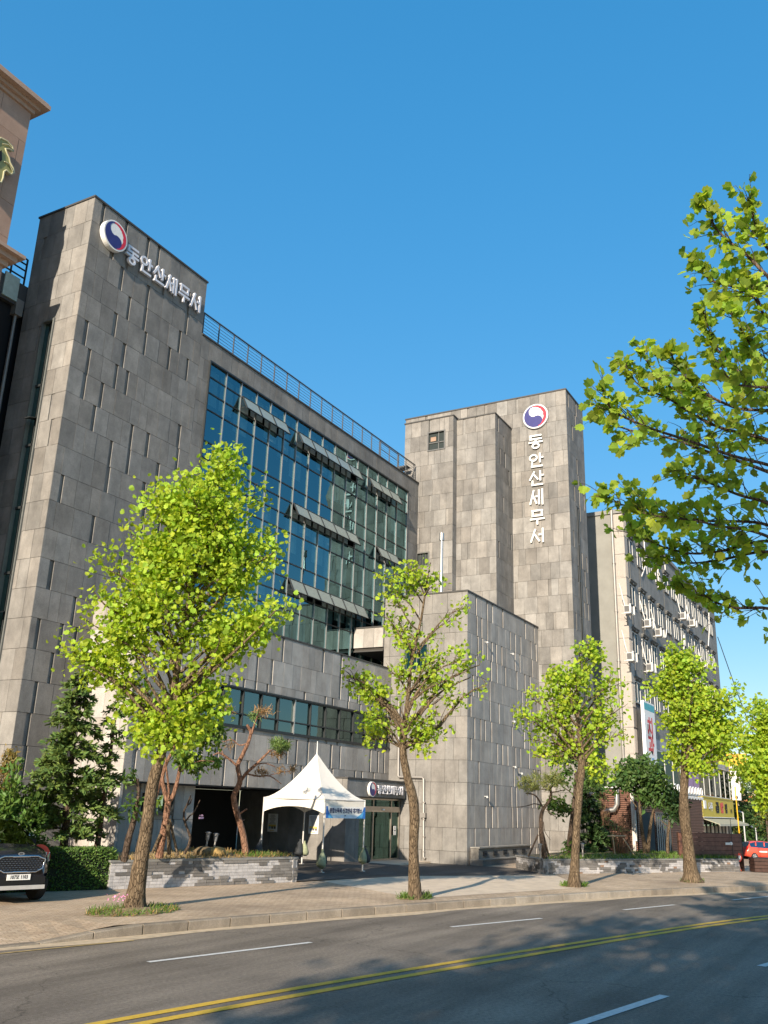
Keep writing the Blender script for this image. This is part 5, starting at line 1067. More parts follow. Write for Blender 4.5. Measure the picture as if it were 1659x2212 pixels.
# ---------------------------------------------------------------- cars
PAINT_D = plain('dark_paint', (.012, .014, .020), .12, .0, var=.05, spec=.8); PAINT_R = plain('red_paint', (.72, .085, .05), .25, var=.03, spec=.6); TYRE = plain('tyre', (.015, .015, .015), .85); CARG = glassy('car_glass', (.55, .60, .62), (.10, .12, .12), .5)
CHROME = plain('chrome', (.7, .7, .72), .12, 1, var=.02); LAMP = plain('lamp_lens', (.45, .48, .52), .1, .3); GREYP = plain('grey_plastic', (.10, .10, .10), .6); RIM = plain('alloy', (.6, .6, .62), .3, .8)
def car(name, label, loc, head, L_, W_, H_, prof, paint, group=None, wheels=(.17, .80), wr=.33, glass_i=None, noseround=.16, detail=None):
    """prof: list of (fraction from the nose, hood or roof height, shoulder height, is cabin); heading is the nose direction"""
    root = thing(name, label, 'car', loc, group); F = Vector((math.cos(head), math.sin(head), 0)); S = Vector((-F.y, F.x, 0)); Lc = Vector(loc)
    P = lambda x, y, z: Lc+F*(L_/2-x)+S*y+Vector((0, 0, z))
    body, glass = MB(), MB(); secs = []
    for (fx, zr, zs, cab) in prof:
        x = fx*L_; e = min(1, (min(fx, 1-fx)/.16)); hw = W_/2*(1-noseround*(1-e)**2)
        lo = .22 if .08 < fx < .93 else .30
        tw = hw*(.74 if cab else .80)
        secs.append([(x, 0, lo), (x, hw*.86, lo), (x, hw*.97, lo+.14), (x, hw, (lo+zs)/2), (x, hw*.985, zs-.05), (x, hw*.93, zs), (x, tw+ (0 if cab else hw*.06), zr-.05*(1 if cab else .4)), (x, tw*.80, zr), (x, 0, zr+.02)])
    n = len(secs); k = len(secs[0]); V = []
    for s_ in (1, -1):
        for c in secs: V += [P(x, y*s_, z) for x, y, z in c]
    def face(mb, idx, sgn): 
        f = idx if sgn > 0 else idx[::-1]; mb.add([V[i] for i in f], [tuple(range(len(f)))], 0, (1, 1, 1), True)
    fb = []
    for s_, sg in ((0, 1), (1, -1)):
        o = s_*n*k
        for i in range(n-1):
            for j in range(k-1):
                idx = [o+i*k+j, o+i*k+j+1, o+(i+1)*k+j+1, o+(i+1)*k+j]
                c0, c1 = prof[i][3], prof[i+1][3]
                isg = (j == 5 and c0 and c1) or (j >= 6 and (c0 != c1)) or (j == 5 and (c0 != c1) and False)
                fb.append((idx if sg > 0 else idx[::-1], isg))
        for i in (0, n-1):
            for j in range(k-1):
                idx = [o+i*k+j, o+i*k+j+1]
    me_v = V; bb = MB(); bb.add(V, [f for f, g_ in fb if not g_], 0, (1, 1, 1), True)
    for i in (0, n-1):
        ring = [i*k+j for j in range(k)]+[n*k+i*k+j for j in range(k-1, -1, -1)]; bb.add([V[q] for q in ring], [tuple(range(len(ring)))], 0)
    bo_ = bb.build('body', [paint], root); gg = MB(); gg.add(V, [f for f, g_ in fb if g_], 0, (1, 1, 1), False); gg.build('window', [CARG], root)
    mm = MB(); inn = [(P(.18*L_, 0, 0), 0)]; mm.obox(P(L_*.82, -W_*.33, .45), F*(L_*.5), S*(W_*.66), (0, 0, .5)); mm.build('interior', [BLACK], root)
    for fx in wheels:
        for sd in (1, -1):
            c = P(fx*L_, sd*(W_/2-.10), wr); w = MB(); w.tube([c-S*sd*.10, c-S*sd*.08, c+S*sd*.08, c+S*sd*.11], [wr*.93, wr, wr, wr*.90], 22); wo_ = w.build('wheel', [TYRE], root)
            w = MB(); cc = c+S*sd*.112; w.tube([cc, cc+S*sd*.012], [wr*.66, wr*.62], 18)
            w.build('rim', [RIM], wo_)
            w = MB()
            for q in range(5): a = 2*math.pi*q/5+.3; a2 = a+.62; w.prism([cc+S*sd*.014+(F*math.cos(t)+Vector((0, 0, 1))*math.sin(t))*rr*wr for t, rr in ((a, .28), (a+.1, .56), (a2-.1, .56), (a2, .28))], S*sd*.003)
            w.build('spoke_gap', [BLACK], wo_)
    if detail: detail(root, P, F, S, L_, W_)
    return root
SUV_P = [(0, .72, .60, 0), (.012, .92, .66, 0), (.035, 1.00, .80, 0), (.08, 1.06, .92, 0), (.15, 1.11, 1.0, 0), (.215, 1.16, 1.05, 0), (.37, 1.66, 1.08, 1), (.52, 1.70, 1.08, 1), (.70, 1.70, 1.09, 1), (.86, 1.64, 1.10, 1), (.955, 1.2, 1.05, 0), (.99, 1.0, .9, 0), (1, .7, .6, 0)]
def suv_detail(root, P, F, S, L_, W_):
    g = MB(); hw = W_/2
    gp = [(-.56, .90), (-.50, .72), (-.36, .65), (.36, .65), (.50, .72), (.56, .90), (.38, .965), (-.38, .965)]
    fx = lambda y, z: -.03+max(0, .752*(1-math.sqrt(max(0, (1-min(abs(y), .949)/.95)/.36))))+max(0, z-.75)*.16
    g.add([P(fx(y, z)-.005, y, z) for y, z in gp], [tuple(range(8))]); gr = g.build('grille', [BLACK], root)
    c = MB(); loop = [P(fx(y, z)-.015, y, z) for y, z in gp]; c.tube(loop+[loop[0]], .016, 8); 
    c.tube([P(fx(.2, .96)-.02, -.2, .962), P(fx(.2, .96)-.02, .2, .962)], .022, 8); c.tube([P(fx(.2, .66)-.02, -.16, .655), P(fx(.2, .66)-.02, .16, .655)], .02, 8)
    for r in range(6):
        for q in range(14):
            y = -.5+q*.075+(r % 2)*.037; z = .70+r*.042
            if abs(y) < .50-.0*r: c.tube([P(fx(y, z)-.010, y-.022, z), P(fx(y, z)-.012, y+.022, z)], .005, 4)
    c.build('chrome_trim', [CHROME], gr)
    for sd in (1, -1):
        h = MB(); pts = [(.60, .985), (.62, .86), (.74, .84), (.90, .90), (.93, 1.0), (.80, 1.03)]
        h.add([P(fx(y, z)-.012, y*sd, z) for y, z in pts], [tuple(range(6)) if sd > 0 else tuple(range(6))[::-1]]); h.build('headlight', [LAMP], root)
        h = MB(); pts = [(.66, .62), (.66, .47), (.84, .47), (.86, .60)]; h.add([P(fx(y, z)-.012, y*sd, z) for y, z in pts], [(0, 1, 2, 3)]); h.build('fog_lamp', [CHROME], root)
        h = MB(); h.obox(P(1.5, sd*(hw-.04), 1.12), F*-.10, S*sd*.16, (0, 0, .13)); h.build('mirror', [BLACK], root)
    b = MB(); b.obox(P(-.03, -.62, .30), F*-.2, S*1.24, (0, 0, .08)); b.build('skid_plate', [plain('skid', (.42, .41, .40), .5)], root)
    b = MB(); b.obox(P(-.012, -.62, .40), F*-.1, S*1.24, (0, 0, .15)); b.build('bumper', [BLACK], root)
    pb = MB(); N_ = F; pb.obox(P(-.035, -.26, .49), F*-.02, S*.52, (0, 0, .115)); pl_ = pb.build('licence_plate', [WHITE], root)
    t = text_mb('107보 1103', .105, P(-.040, 0, .548), S, (0, 0, 1), 0, bold=.002, squash=.82)
    t.build('plate_number', [BLACK], pl_)
    e = MB(); c = P(.03, 0, 1.015); ev = [c+S*(.075*math.cos(a))+Vector((0, 0, 1))*(.034*math.sin(a)) for a in np.linspace(0, 2*math.pi, 20, endpoint=False)]; e.prism(ev, F*.03); e.build('emblem', [CHROME], root)
    t = text_mb('KIA', .045, c+F*.034, S, (0, 0, 1), 0, bold=.001); t.build('emblem_letters', [BLACK], root)
ps = np.array(dep(38, 1903, 19.4)); hd_ = math.radians(-90-14)
Fv = Vector((math.cos(hd_), math.sin(hd_), 0)); cpos = Vector((ps[0], ps[1], 0))-Fv*2.35
car('parked_car', 'black sport utility car parked nose out at the left edge beside the hedge', (cpos.x, cpos.y, .18), hd_, 4.7, 1.9, 1.7, SUV_P, PAINT_D, wr=.36, detail=suv_detail, noseround=.36)
# round orange red sign standing behind the black car
def red_sign(label, p, s_, face):
    root = thing('standing_sign', label, 'sign', p); f = Vector(face).normalized(); S = Vector((-f.y, f.x, 0)); P_ = Vector(p); m = MB()
    pr_ = ((0, .30), (.06, .30), (.30, .18), (.55, .115), (.68, .11)); m.tube([P_+Vector((0, 0, z*s_)) for z, _ in pr_], [r*s_*.62 for _, r in pr_], 16); m.build('base', [plain('orange_plastic', (.80, .12, .05), .45)], root)
    m = MB(); c = P_+Vector((0, 0, .88*s_)); m.prism([c+S*(.26*s_*math.cos(a))+Vector((0, 0, .30*s_*math.sin(a))) for a in np.linspace(0, 2*math.pi, 28, endpoint=False)], f*.07); m.build('disc', [plain('orange_red', (.78, .085, .05), .45)], root)
    m = MB(); c2 = c+f*.075; m.prism([c2+S*(x*s_)+Vector((0, 0, z*s_)) for x, z in ((-.17, .12), (.17, .12), (.17, -.05), (.10, -.16), (-.10, -.16), (-.17, -.05))], f*.004)
    m.build('panel', [WHITE], root); m = MB()
    for z, w in ((.07, .11), (.03, .12), (-.06, .08)): m.obox(c2+f*.006+S*(-w*s_)+Vector((0, 0, z*s_)), S*(2*w*s_), f*.002, (0, 0, .02*s_))
    m.build('panel_marks', [plain('slate_ink', (.15, .18, .3), .6)], root)
q = gz(85, 1905, .18); qd = np.array(dep(84, 1851, 21.6)); red_sign('round orange red standing sign peeking between the black car and the hedge', (qd[0], qd[1], qd[2]-.88*.95), .95, (-.55, -.83, 0))
q = gz(1596, 1883.5, .1); red_sign('round orange red standing sign at the right end of the long planter', (q.x, q.y, gnd(q.x)), .66, (-.85, -.5, 0))
# ---------------------------------------------------------------- grey building on the right
GWALL = plain('grey_render', (.235, .235, .215), .85, var=.10, nscale=1.2, bumpy=.2, bscale=30); GREY2 = stone('stained_render', (.225, .223, .212), (.31, .307, .295), .28); QUOIN = plain('quoin_tile', (.37, .34, .305), .75, var=.08)
WFR = plain('white_frame', (.50, .50, .48), .5); HOOD = plain('hood', (.12, .12, .115), .8)
G0, GX, GY, GT = 54.0, 86.0, 13.4, 20.45
gb_ = thing('grey_office_block', 'long grey rendered office block with rows of small windows right of the stone tower', 'building', (70, 20, 0))
m = MB(); m.box((G0+.4, GY+.003, -1.5), (GX, 32, GT-.2), 1); m.box((G0, GY+.4, -1.5), (G0+.4, 32, GT-.2), 0); m.build('wall', [GWALL, GREY2], gb_)
m = MB(); m.box((G0-.1, GY-.12, GT-.2), (GX+.1, 32, GT+.05)); m.build('parapet', [plain('parapet', (.22, .22, .21), .8)], gb_)
m = MB(); zc = GT-.25; k = 0
while zc > 3.6:
    h = 1.5 if k % 2 == 0 else 1.1
    if k % 2: 
        m.box((G0-.03, GY-.06, zc-h+.02), (G0+.72, GY+.6, zc), 0)
    else:
        m.box((G0-.01, GY-.03, zc-h+.02), (G0+.70, GY+.6, zc), 0)
        for q in range(5): m.box((G0+.06+q*.13, GY-.055, zc-h+.1), (G0+.12+q*.13, GY-.028, zc-.1), 0); m.box((G0-.035, GY+.06+q*.1, zc-h+.1), (G0-.008, GY+.11+q*.1, zc-.1), 0)
    zc -= h; k += 1
m.build('quoin', [QUOIN], gb_)
m = MB(); m.cyl((G0-.16, GY+.62, 3.5), .09, GT-3.4, 12); 
for z in range(5, 20, 3): m.cyl((G0-.16, GY+.62, z), .11, .12, 12)
tag(m.build('drain_pipe', [STEEL]), 'long stainless drain pipe down the corner of the grey office block', 'drain pipe')
wx = [54.75+2.53*i for i in range(12)]; rows = [18.92, 15.95, 12.98, 10.0]
for r, zt in enumerate(rows):
    for i, x in enumerate(wx):
        m = MB(); h, w = 1.28, 1.35; z0 = zt-h; y = GY-.02
        for (a, b, c, d) in ((x, x+.06, z0, zt), (x+w-.06, x+w, z0, zt), (x+w/2-.03, x+w/2+.03, z0, zt), (x, x+w, z0, z0+.06), (x, x+w, zt-.06, zt)): m.box((a, y-.02, c), (b, y+.05, d), 0)
        m.box((x-.05, y-.06, z0-.06), (x+w+.05, y+.02, z0), 2)
        sl_ = .0 if random.random() < .5 else w*.5
        fo = m.build('window', [WFR, DARK, HOOD], gb_)
        m = MB(); m.box((x+.06, y+.015, z0+.06), (x+w-.06, y+.02, zt-.06)); m.build('pane', [GLASSW], fo)
        m = MB(); m.box((x-.1, GY-.14, zt+.10), (x+w+.1, GY+.01, zt+.20)); m.box((x-.1, GY-.2, zt+.20), (x+w+.1, GY+.01, zt+.25)); m.box((x-.05, GY-.1, zt+.03), (x+.1, GY, zt+.10)); m.box((x+w-.1, GY-.1, zt+.03), (x+w+.05, GY, zt+.10)); m.box((x+w/2-.12, GY-.16, zt+.03), (x+w/2+.12, GY, zt+.24))
        m.build('hood', [HOOD], fo)
WHOSE = plain('hose', (.7, .69, .66), .6)
def ac(x, z, label):
    root = thing('air_conditioner', label, 'air conditioner', (x+.4, GY-.3, z), 'outdoor units on the grey office block'); m = MB(); m.box((x+.06, GY-.48, z+.04), (x+.70, GY-.16, z+.5)); b = m.build('casing', [WFR], root)
    m = MB(); m.tube([(x+.30, GY-.482, z+.27), (x+.30, GY-.492, z+.27)], [.18, .17], 18); m.box((x+.052, GY-.46, z+.1), (x+.058, GY-.18, z+.45)); m.build('fan_grille', [GREYP], root)
    m = MB(); 
    for xx in (x+.05, x+.7): m.box((xx, GY-.56, z), (xx+.04, GY, z+.04)); m.tube([(xx+.02, GY-.54, z), (xx+.02, GY-.01, z+.55)], .018, 6)
    m.box((x-.06, GY-.60, z-.02), (x+.84, GY-.57, z+.02)); m.box((x-.06, GY-.60, z-.02), (x-.03, GY-.5, z+.55)); m.box((x+.81, GY-.60, z-.02), (x+.84, GY-.5, z+.55)); m.build('bracket', [WFR], root)
    m = MB(); m.tube([(x+.1, GY-.2, z+.5), (x-.1, GY-.15, z+.9), (x-.15, GY-.06, z+1.5), (x-.3, GY-.03, z+1.75)], .035, 8); m.build('hose', [WHOSE], root)
z3 = lambda zx, zy: at((2250+zx*.42194)*.54861, (1850+zy*.42194)*.54861, GY-.5)
for (a, b), lab in (((545, 1335), 'outdoor unit near the corner column, third window row from the top'), ((732, 1465), 'outdoor unit under the third window from the corner, high on the wall'), ((832, 1550), 'outdoor unit under the fourth window from the corner'),
                    ((1060, 1390), 'higher outdoor unit of the two farther along the top rows'), ((1145, 1455), 'outdoor unit at the far end beside a higher one'), ((570, 1780), 'white boxy outdoor unit low near the corner column above the tree'),
                    ((750, 1880), 'outdoor unit half hidden behind the tree top'), ((1250, 1840), 'outdoor unit far along the wall above the tree')):
    q = z3(a, b); ac(q.x, q.z, lab)
for (a, b, c, d, e, f) in ((740, 640, 750, 900, 720, 985), (930, 880, 940, 1030, 915, 1055), (865, 900, 870, 1000, 870, 1100), (750, 1250, 765, 1300, 770, 1400), (945, 1400, 950, 1480, 940, 1560), (790, 1670, 800, 1740, 800, 1800), (1105, 1540, 1108, 1600, 1105, 1680), (1330, 1300, 1335, 1500, 1325, 1700)):
    P = [z3(a, b), z3(c, d), z3(e, f)]; m = MB(); m.tube([(q.x, GY-.06, q.z) for q in P], .04, 7); tag(m.build('hose', [WHOSE]), 'white coolant hose hanging down the grey office block wall', 'hose', 'coolant hoses on the grey wall')
m = MB(); 
for zx in (605, 690, 895):
    q = z3(zx, 700); m = MB(); m.cyl((q.x, GY-.04, 9), .02, 10.5, 6); m.build('wall_conduit', [HOOD], gb_)
m = MB(); m.box((GX, GY+1.0, -1.5), (GX+3, 30, GT-4)); 
for z in (4.5, 8, 11.5, 14.9): m.box((GX+.1, GY+.7, z), (GX+3.1, GY+1.0, z+.18))
tag(m.build('neighbour_building', [plain('pale_wall', (.5, .5, .48), .8)]), 'pale building edge with thin ledges just beyond the grey office block', 'building')
m = MB(); a = at(1566, 1415, 16); m.tube(curve(z3(1365, 1560), dep(1640, 1620, 60), -.01, 6, 0), .035, 5); tag(m.build('cable', [DARK]), 'thin dark cable sloping down from the grey block into the trees', 'cable')
# second floor shop windows, signs
m = MB(); z0, z1 = 3.95, 6.2
for x0, x1 in ((56.6, 68.5), (72, 86)):
    n = int((x1-x0)/2.3)
    for k in range(n+1): xx = x0+(x1-x0)*k/n; m.box((xx-.05, GY-.07, z0), (xx+.05, GY+.02, z1), 0)
    m.box((x0, GY-.11, z1), (x1, GY+.02, z1+.12), 0); m.box((x0, GY-.11, z0-.1), (x1, GY+.02, z0), 0); m.box((x0, GY-.03, z0), (x1, GY-.015, z1), 1); m.box((x0, GY-.14, z1+.12), (x1, GY+.02, z1+.7), 2)
m.build('shop_window_band', [WFR, GLASSW, plain('fascia', (.30, .31, .34), .6)], gb_)
q4 = lambda zx, zy, Y: at((2500+zx*.31587)*.54861, (2900+zy*.31587)*.54861, Y)
def signboard(name, label, x0, x1, z0, z1, Y, mats, draw=None, t=.18, cat='sign'):
    m = MB(); m.box((x0, Y, z0), (x1, Y+t, z1), 0)
    if draw: draw(m, x0, x1, z0, z1, Y-.006)
    return tag(m.build(name, mats), label, cat)
TX = lambda m, s, size, x, z, Y, mi, b=.01, sq=1.0: text_mb(s, size, (x, Y, z), (1, 0, 0), (0, 0, 1), mi, bold=b, squash=sq, mb=m)
SWHITE = plain('sign_white', (.80, .79, .78), .5, var=.03); SRED = plain('sign_red', (.66, .015, .02), .5); SBLUE = plain('sign_blue', (.05, .28, .55), .5); STEAL = plain('sign_teal', (.05, .36, .42), .5)
def dent(m, x0, x1, z0, z1, Y):
    c = (x0+x1)/2; m.box((x0+.05, Y, z1-.5), (x1-.05, Y+.004, z1-.1), 3); TX(m, '울림', .9, c, z1-1.7, Y-.004, 4, .03, .9) if False else None
    for k in range(3): m.box((c-.7+.25*k, Y, z1-2.1), (c-.6+.25*k, Y+.004, z1-1.3), 4)
    TX(m, '치', 1.25, c, z0+2.75, Y, 1, .04, 1.3); TX(m, '과', 1.25, c, z0+1.75, Y, 1, .04, 1.3)
    TX(m, '2F', .55, c+.2, z0+.9, Y, 2, .02, 1.2); m.box((x0+.05, Y, z0+.05), (x1-.05, Y+.004, z0+.55), 2); TX(m, '-2204', .42, c+.2, z0+.3, Y-.004, 0, .015, 1.3)
signboard('vertical_sign', 'tall white vertical signboard with red letters and a blue phone band, behind the trees', 52.9+1.2, 56.1+.6, 4.45, 8.75, 12.75, [SWHITE, SRED, SBLUE, STEAL, BLACK], dent)
a, b = q4(688, 340, 13.2), q4(735, 700, 13.2); signboard('wall_banner', 'mauve vertical banner on the second floor beside the knobbly trunk', a.x-1.5, b.x+2.2, b.z, a.z+.2, 13.2, [plain('mauve', (.36, .25, .40), .7), plain('mauve_b', (.27, .17, .31), .7)], lambda m, x0, x1, z0, z1, Y: [m.box((x0+.9, Y, z0+.2), (x0+1.0, Y+.004, z1-.2), 1), m.box((x0+1.9, Y, z0+.3), (x0+2.3, Y+.004, z1-.3), 1)], .05)
YS = 12.6
def yel(m, x0, x1, z0, z1, Y):
    h = z1-z0; w = x1-x0
    m.box((x0+.4, Y-.03, z0+h*.42), (x0+1.25, Y+.004, z0+h*.80), 1)
    TX(m, '나주', .62, x0+w*.22, z0+h*.50, Y-.02, 1, .035, 1.5); TX(m, '곰', .8, x0+w*.43, z0+h*.48, Y-.02, 2, .05, 2.0); TX(m, '탕', .8, x0+w*.58, z0+h*.47, Y-.02, 3, .05, 2.0); TX(m, '집', .7, x0+w*.72, z0+h*.46, Y-.02, 2, .045, 1.8); TX(m, '본점', .32, x0+w*.90, z0+h*.36, Y-.02, 2, .01, 1.5)
    m.box((x0, Y-.05, z1-.06), (x1, Y, z1), 0); m.box((x0, Y-.03, z0), (x1, Y, z0+.05), 4)
a, b = q4(835, 740, YS), q4(1240, 1020, YS)
SYEL = plain('sign_yellow', (.52, .40, .015), .5, var=.06)
signboard('shop_sign', 'wide mustard yellow shop sign with white, black and red raised letters', a.x, b.x, b.z, a.z, YS, [SYEL, SWHITE, BLACK, plain('letter_red', (.75, .06, .06), .5), SWHITE], yel, .5)
aw = thing('awning', 'grey green cloth awning under the mustard yellow sign', 'awning', ((a.x+b.x)/2, YS-.5, b.z)); m = MB(); x0, x1 = a.x+.2, b.x+.4; zt = b.z-.02
m.obox((x0, YS+.3, zt), (x1-x0, 0, 0), (0, -1.3, -.42), (0, 0, .04)); m.build('cloth', [plain('awning_cloth', (.40, .38, .27), .8)], aw); m = MB(); m.box((x0, YS-1.03, zt-.52), (x1, YS-1.0, zt-.40)); m.build('valance', [plain('awning_edge', (.46, .45, .36), .8)], aw)
m = MB(); z1_ = b.z-.3
m.box((a.x, GY-.3, -1.2), (b.x+2, GY-.28, z1_), 1)
for k in range(9): xx = a.x+.3+k*1.6; m.box((xx, GY-.36, -1.2), (xx+.18, GY-.25, z1_), 0); m.box((xx+.5, GY-.33, .3), (xx+1.3, GY-.31, z1_-.3), 2 if k % 2 else 3)
m.build('shop_front', [DARK, GLASSG, plain('poster_pale', (.5, .48, .44), .7), plain('poster_dim', (.25, .24, .2), .7)], gb_)
a2, b2 = q4(735, 775, YS), q4(855, 985, YS)
signboard('shop_sign', 'small faded blue grey shop sign left of the mustard yellow one', a2.x-.6, b2.x+.1, b2.z, a2.z, YS+.05, [plain('faded_blue', (.27, .32, .40), .6), plain('faded_ink', (.20, .24, .33), .6), SBLUE], lambda m, x0, x1, z0, z1, Y: [TX(m, '산', .7, x0+(x1-x0)*.6, z0+(z1-z0)*.5, Y, 1, .03, 1.6), m.box((x0, Y, z0), (x1, Y+.004, z0+.2), 2)], .3)
a2, b2 = q4(735, 1055, YS-.3), q4(855, 1095, YS-.3); signboard('name_board', 'narrow white name board hanging below the faded blue sign', a2.x, b2.x, b2.z, a2.z, YS-.3, [SWHITE, BLACK], lambda m, x0, x1, z0, z1, Y: [m.box((x0+.5+k*.42, Y, z0+.1), (x0+.75+k*.42, Y+.004, z1-.08), 1) for k in range(5)], .06)
a2, b2 = q4(1215, 420, YS), q4(1340, 800, YS)
m = MB(); wz = b2.z; cx_ = GX+.4
Pw = [q4(1180, 400, 12.9), q4(1310, 420, 11.2), q4(1340, 795, 11.2), q4(1215, 800, 12.9)]
xw = 84.5
P1, P2 = atx((2500+1185*.31587)*.54861, (2900+405*.31587)*.54861, xw), atx((2500+1325*.31587)*.54861, (2900+795*.31587)*.54861, xw)
m.box((xw, P1.y, P2.z), (xw+.3, P2.y, P1.z+.3), 0)
text_mb('명품', .75, (xw-.006, (P1.y+P2.y)/2, P2.z+1.7), (0, -1, 0), (0, 0, 1), 1, mb=m) if False else None
for k, (s_, zz_) in enumerate((('이', 1.55), ('사', .85))): text_mb(s_, .75, (xw-.006, (P1.y+P2.y)/2-.1, P2.z+zz_), (0, -1, 0), (0, 0, 1), 1, mb=m)
m.tube([(xw-.01, P2.y+.35, P2.z+.22), (xw-.003, P2.y+.35, P2.z+.22)], .14, 14, 2)
tag(m.build('projecting_sign', [plain('sign_cream', (.70, .64, .60), .6), plain('pale_ink', (.50, .45, .44), .6), DARK]), 'pale projecting signboard at the far corner beyond the mustard yellow sign', 'sign')
yp = q4(1270, 900, 9.6); m = MB(); p0, p1 = q4(1303, 1230, 8.8), q4(1247, 625, 8.8); m.tube([(p0.x, p0.y, -.3), (p0.x, p0.y, p0.z), (p1.x, p1.y, p1.z)], .032, 8); tag(m.build('pole', [plain('pole_yellow', (.75, .42, .02), .5)]), 'thin orange yellow pole rising behind the plank fence', 'pole')
# --- brown slatted shop in front of the grey block
WOOD = plain('brown_slat', (.165, .075, .048), .6, var=.25, nscale=7); WOODD = plain('dark_wood', (.04, .02, .014), .7)
SX, SY, SZ = 46.24, 11.5, 3.62
sh = thing('slatted_shop', 'low brown shop clad in thin horizontal wood slats with a white scalloped eave', 'building', (54, 12.4, .2))
m = MB(); m.box((SX+.06, SY+.06, -.4), (63, GY-.04, SZ-.05)); m.build('wall', [WOODD], sh); m = MB(); z = .3
while z < SZ-.1:
    m.box((SX, SY, z), (SX+.06, 13.36, z+.055)); 
    for x0, x1 in ((SX, 46.9), (50.2-.4, 50.0), (53.6, 56.5), (57.8, 63)):
        if z < 2.5: m.box((x0, SY, z), (x1, SY+.06, z+.055))
    if z > 2.5: m.box((SX+.06, SY, z), (63, SY+.06, z+.055))
    z += .09
m.build('slats', [WOOD], sh)
m = MB(); xx = SX+.6; c = 0
m.box((SX+.2, SY-.02, SZ), (62.8, GY-.1, SZ+.05))
while xx < 62.5:
    m.prism([(xx+.42+.40*math.cos(a), SY-.06, SZ-.04-.20*math.sin(a)) for a in np.linspace(0, math.pi, 9)], (0, .04, 0)); 
    t = [(xx+.42+.30*math.cos(a), SY-.04, SZ+.28+.22*math.sin(a)) for a in np.linspace(0, 2*math.pi, 13)]; m.tube(t, .04, 5, caps=False); xx += .86
m.build('eave_trim', [WHITE], sh)
m = MB(); m.box((SX-.14, SY+.12, .3), (SX-.02, SY+.26, SZ)); m.box((SX-.16, SY+.05, 1.2), (SX-.02, SY+.22, 2.6)); 
tag(m.build('downpipe', [plain('stained_white', (.55, .52, .47), .7, var=.25)]), 'stained white downpipe at the corner of the brown slatted shop', 'drain pipe')
m = MB(); fl = b5(1470, 520); q = atx(*b5(1468, 460)[:2], SX-.15); m.tube([(SX-.3, q.y, q.z+.1), (SX-.3, q.y, q.z-.6), (SX-.3, q.y+.15, q.z-.85), (SX-.3, q.y+.7, q.z-.95)], .13, 12); tag(m.build('flue_pipe', [ALU]), 'silver bent flue pipe on the brown slatted wall', 'flue pipe')
gx0, gx1 = 49.9, 53.1; gt_ = thing('barred_gate', 'white panel gate with black vertical bars in the slatted shop', 'gate', ((gx0+gx1)/2, SY, .3)); m = MB(); m.box((gx0, SY+.0, .3), (gx1, SY+.03, 2.48)); m.build('panel', [plain('pale_panel', (.52, .52, .48), .7)], gt_)
m = MB()
for k in range(8): xx = gx0+(gx1-gx0)*k/7; m.box((xx-.04, SY-.06, .3), (xx+.04, SY-.02, 2.52))
m.box((gx0, SY-.06, 2.48), (gx1, SY-.01, 2.56)); m.build('bars', [DARK], gt_)
m = MB(); m.box((47.0, SY-.0, .3), (49.6, SY+.04, 2.5)); m.build('doorway', [VOID], sh)
# --- brown plank fence on the planter
fd = Vector((.866, -.5, 0)); fn = Vector((-.5, -.866, 0)); F0 = Vector((42.7, 8.87, 0)); FL = 4.05
fe = thing('plank_fence', 'sunlit brown horizontal plank fence on the end of the long planter', 'fence', (44.5, 7.9, .6)); m = MB()
for k in range(6): m.obox(F0+Vector((0, 0, .66+k*.178)), fd*FL, -fn*.04, (0, 0, .165), 0, (random.uniform(.85, 1.15),)*3)
m.build('planks', [plain('fence_wood', (.155, .07, .048), .6, var=.3, nscale=5)], fe)
for k in range(4): m = MB(); m.obox(F0+fd*(k*FL/3.05)-fn*.04+Vector((0, 0, .3)), fd*.09, -fn*.09, (0, 0, 1.44)); m.build('post', [WOODD], fe)
m = MB(); e0 = F0+fd*FL; m.obox(e0+Vector((0, 0, .1)), Vector((.5, .86, 0))*2.2, fd*.05, (0, 0, 1.6)); m.build('return_panel', [WOODD], fe)
q = lambda zx, zy: (lambda d: V3(CAM+d*((fn.dot(F0)-fn.dot(Vector(CAM)))/fn.dot(Vector(d)))))(ray((2500+zx*.31587)*.54861, (2900+zy*.31587)*.54861))
s0 = q(1120, 1350)+fn*.03; m = MB(); m.prism([s0, s0+fd*.36, s0+fd*.36+Vector((0, 0, .07)), s0+fd*.52+Vector((0, 0, .02)), s0+fd*.36+Vector((0, 0, .10)), s0+Vector((0, 0, .10))], fn*.02); m.tube([s0+fd*.36+Vector((0, 0, .06)), s0+fd*.36+fn*.05+Vector((0, 0, .06))], .07, 12); tag(m.build('arrow_sign', [WHITE]), 'small white arrow shaped sign on the brown plank fence', 'sign')
r0 = q(1215, 1530)+fn*.06; m = MB(); m.cyl(tuple(r0), .012, 1.75, 6); tag(m.build('rod', [DARK]), 'thin dark rod standing before the plank fence', 'rod')
m = MB(); q5 = gz(*[(2500+1500*.31587)*.54861, (2900+1702*.31587)*.54861], .1)
for k in range(4): m.obox((q5.x, q5.y, gnd(q5.x)+.02+k*.145), (.6, -1.1, 0), (.5, .3, 0), (0, 0, .125), 0, (random.uniform(.8, 1.2),)*3)
m.obox((q5.x+.05, q5.y+.02, gnd(q5.x)), (.5, -1.0, 0), (.4, .24, 0), (0, 0, .6), 1); tag(m.build('wood_planter_box', [plain('box_wood', (.06, .03, .022), .6, var=.3), BLACK]), 'dark slatted wooden box at the right edge near the orange sign', 'box')
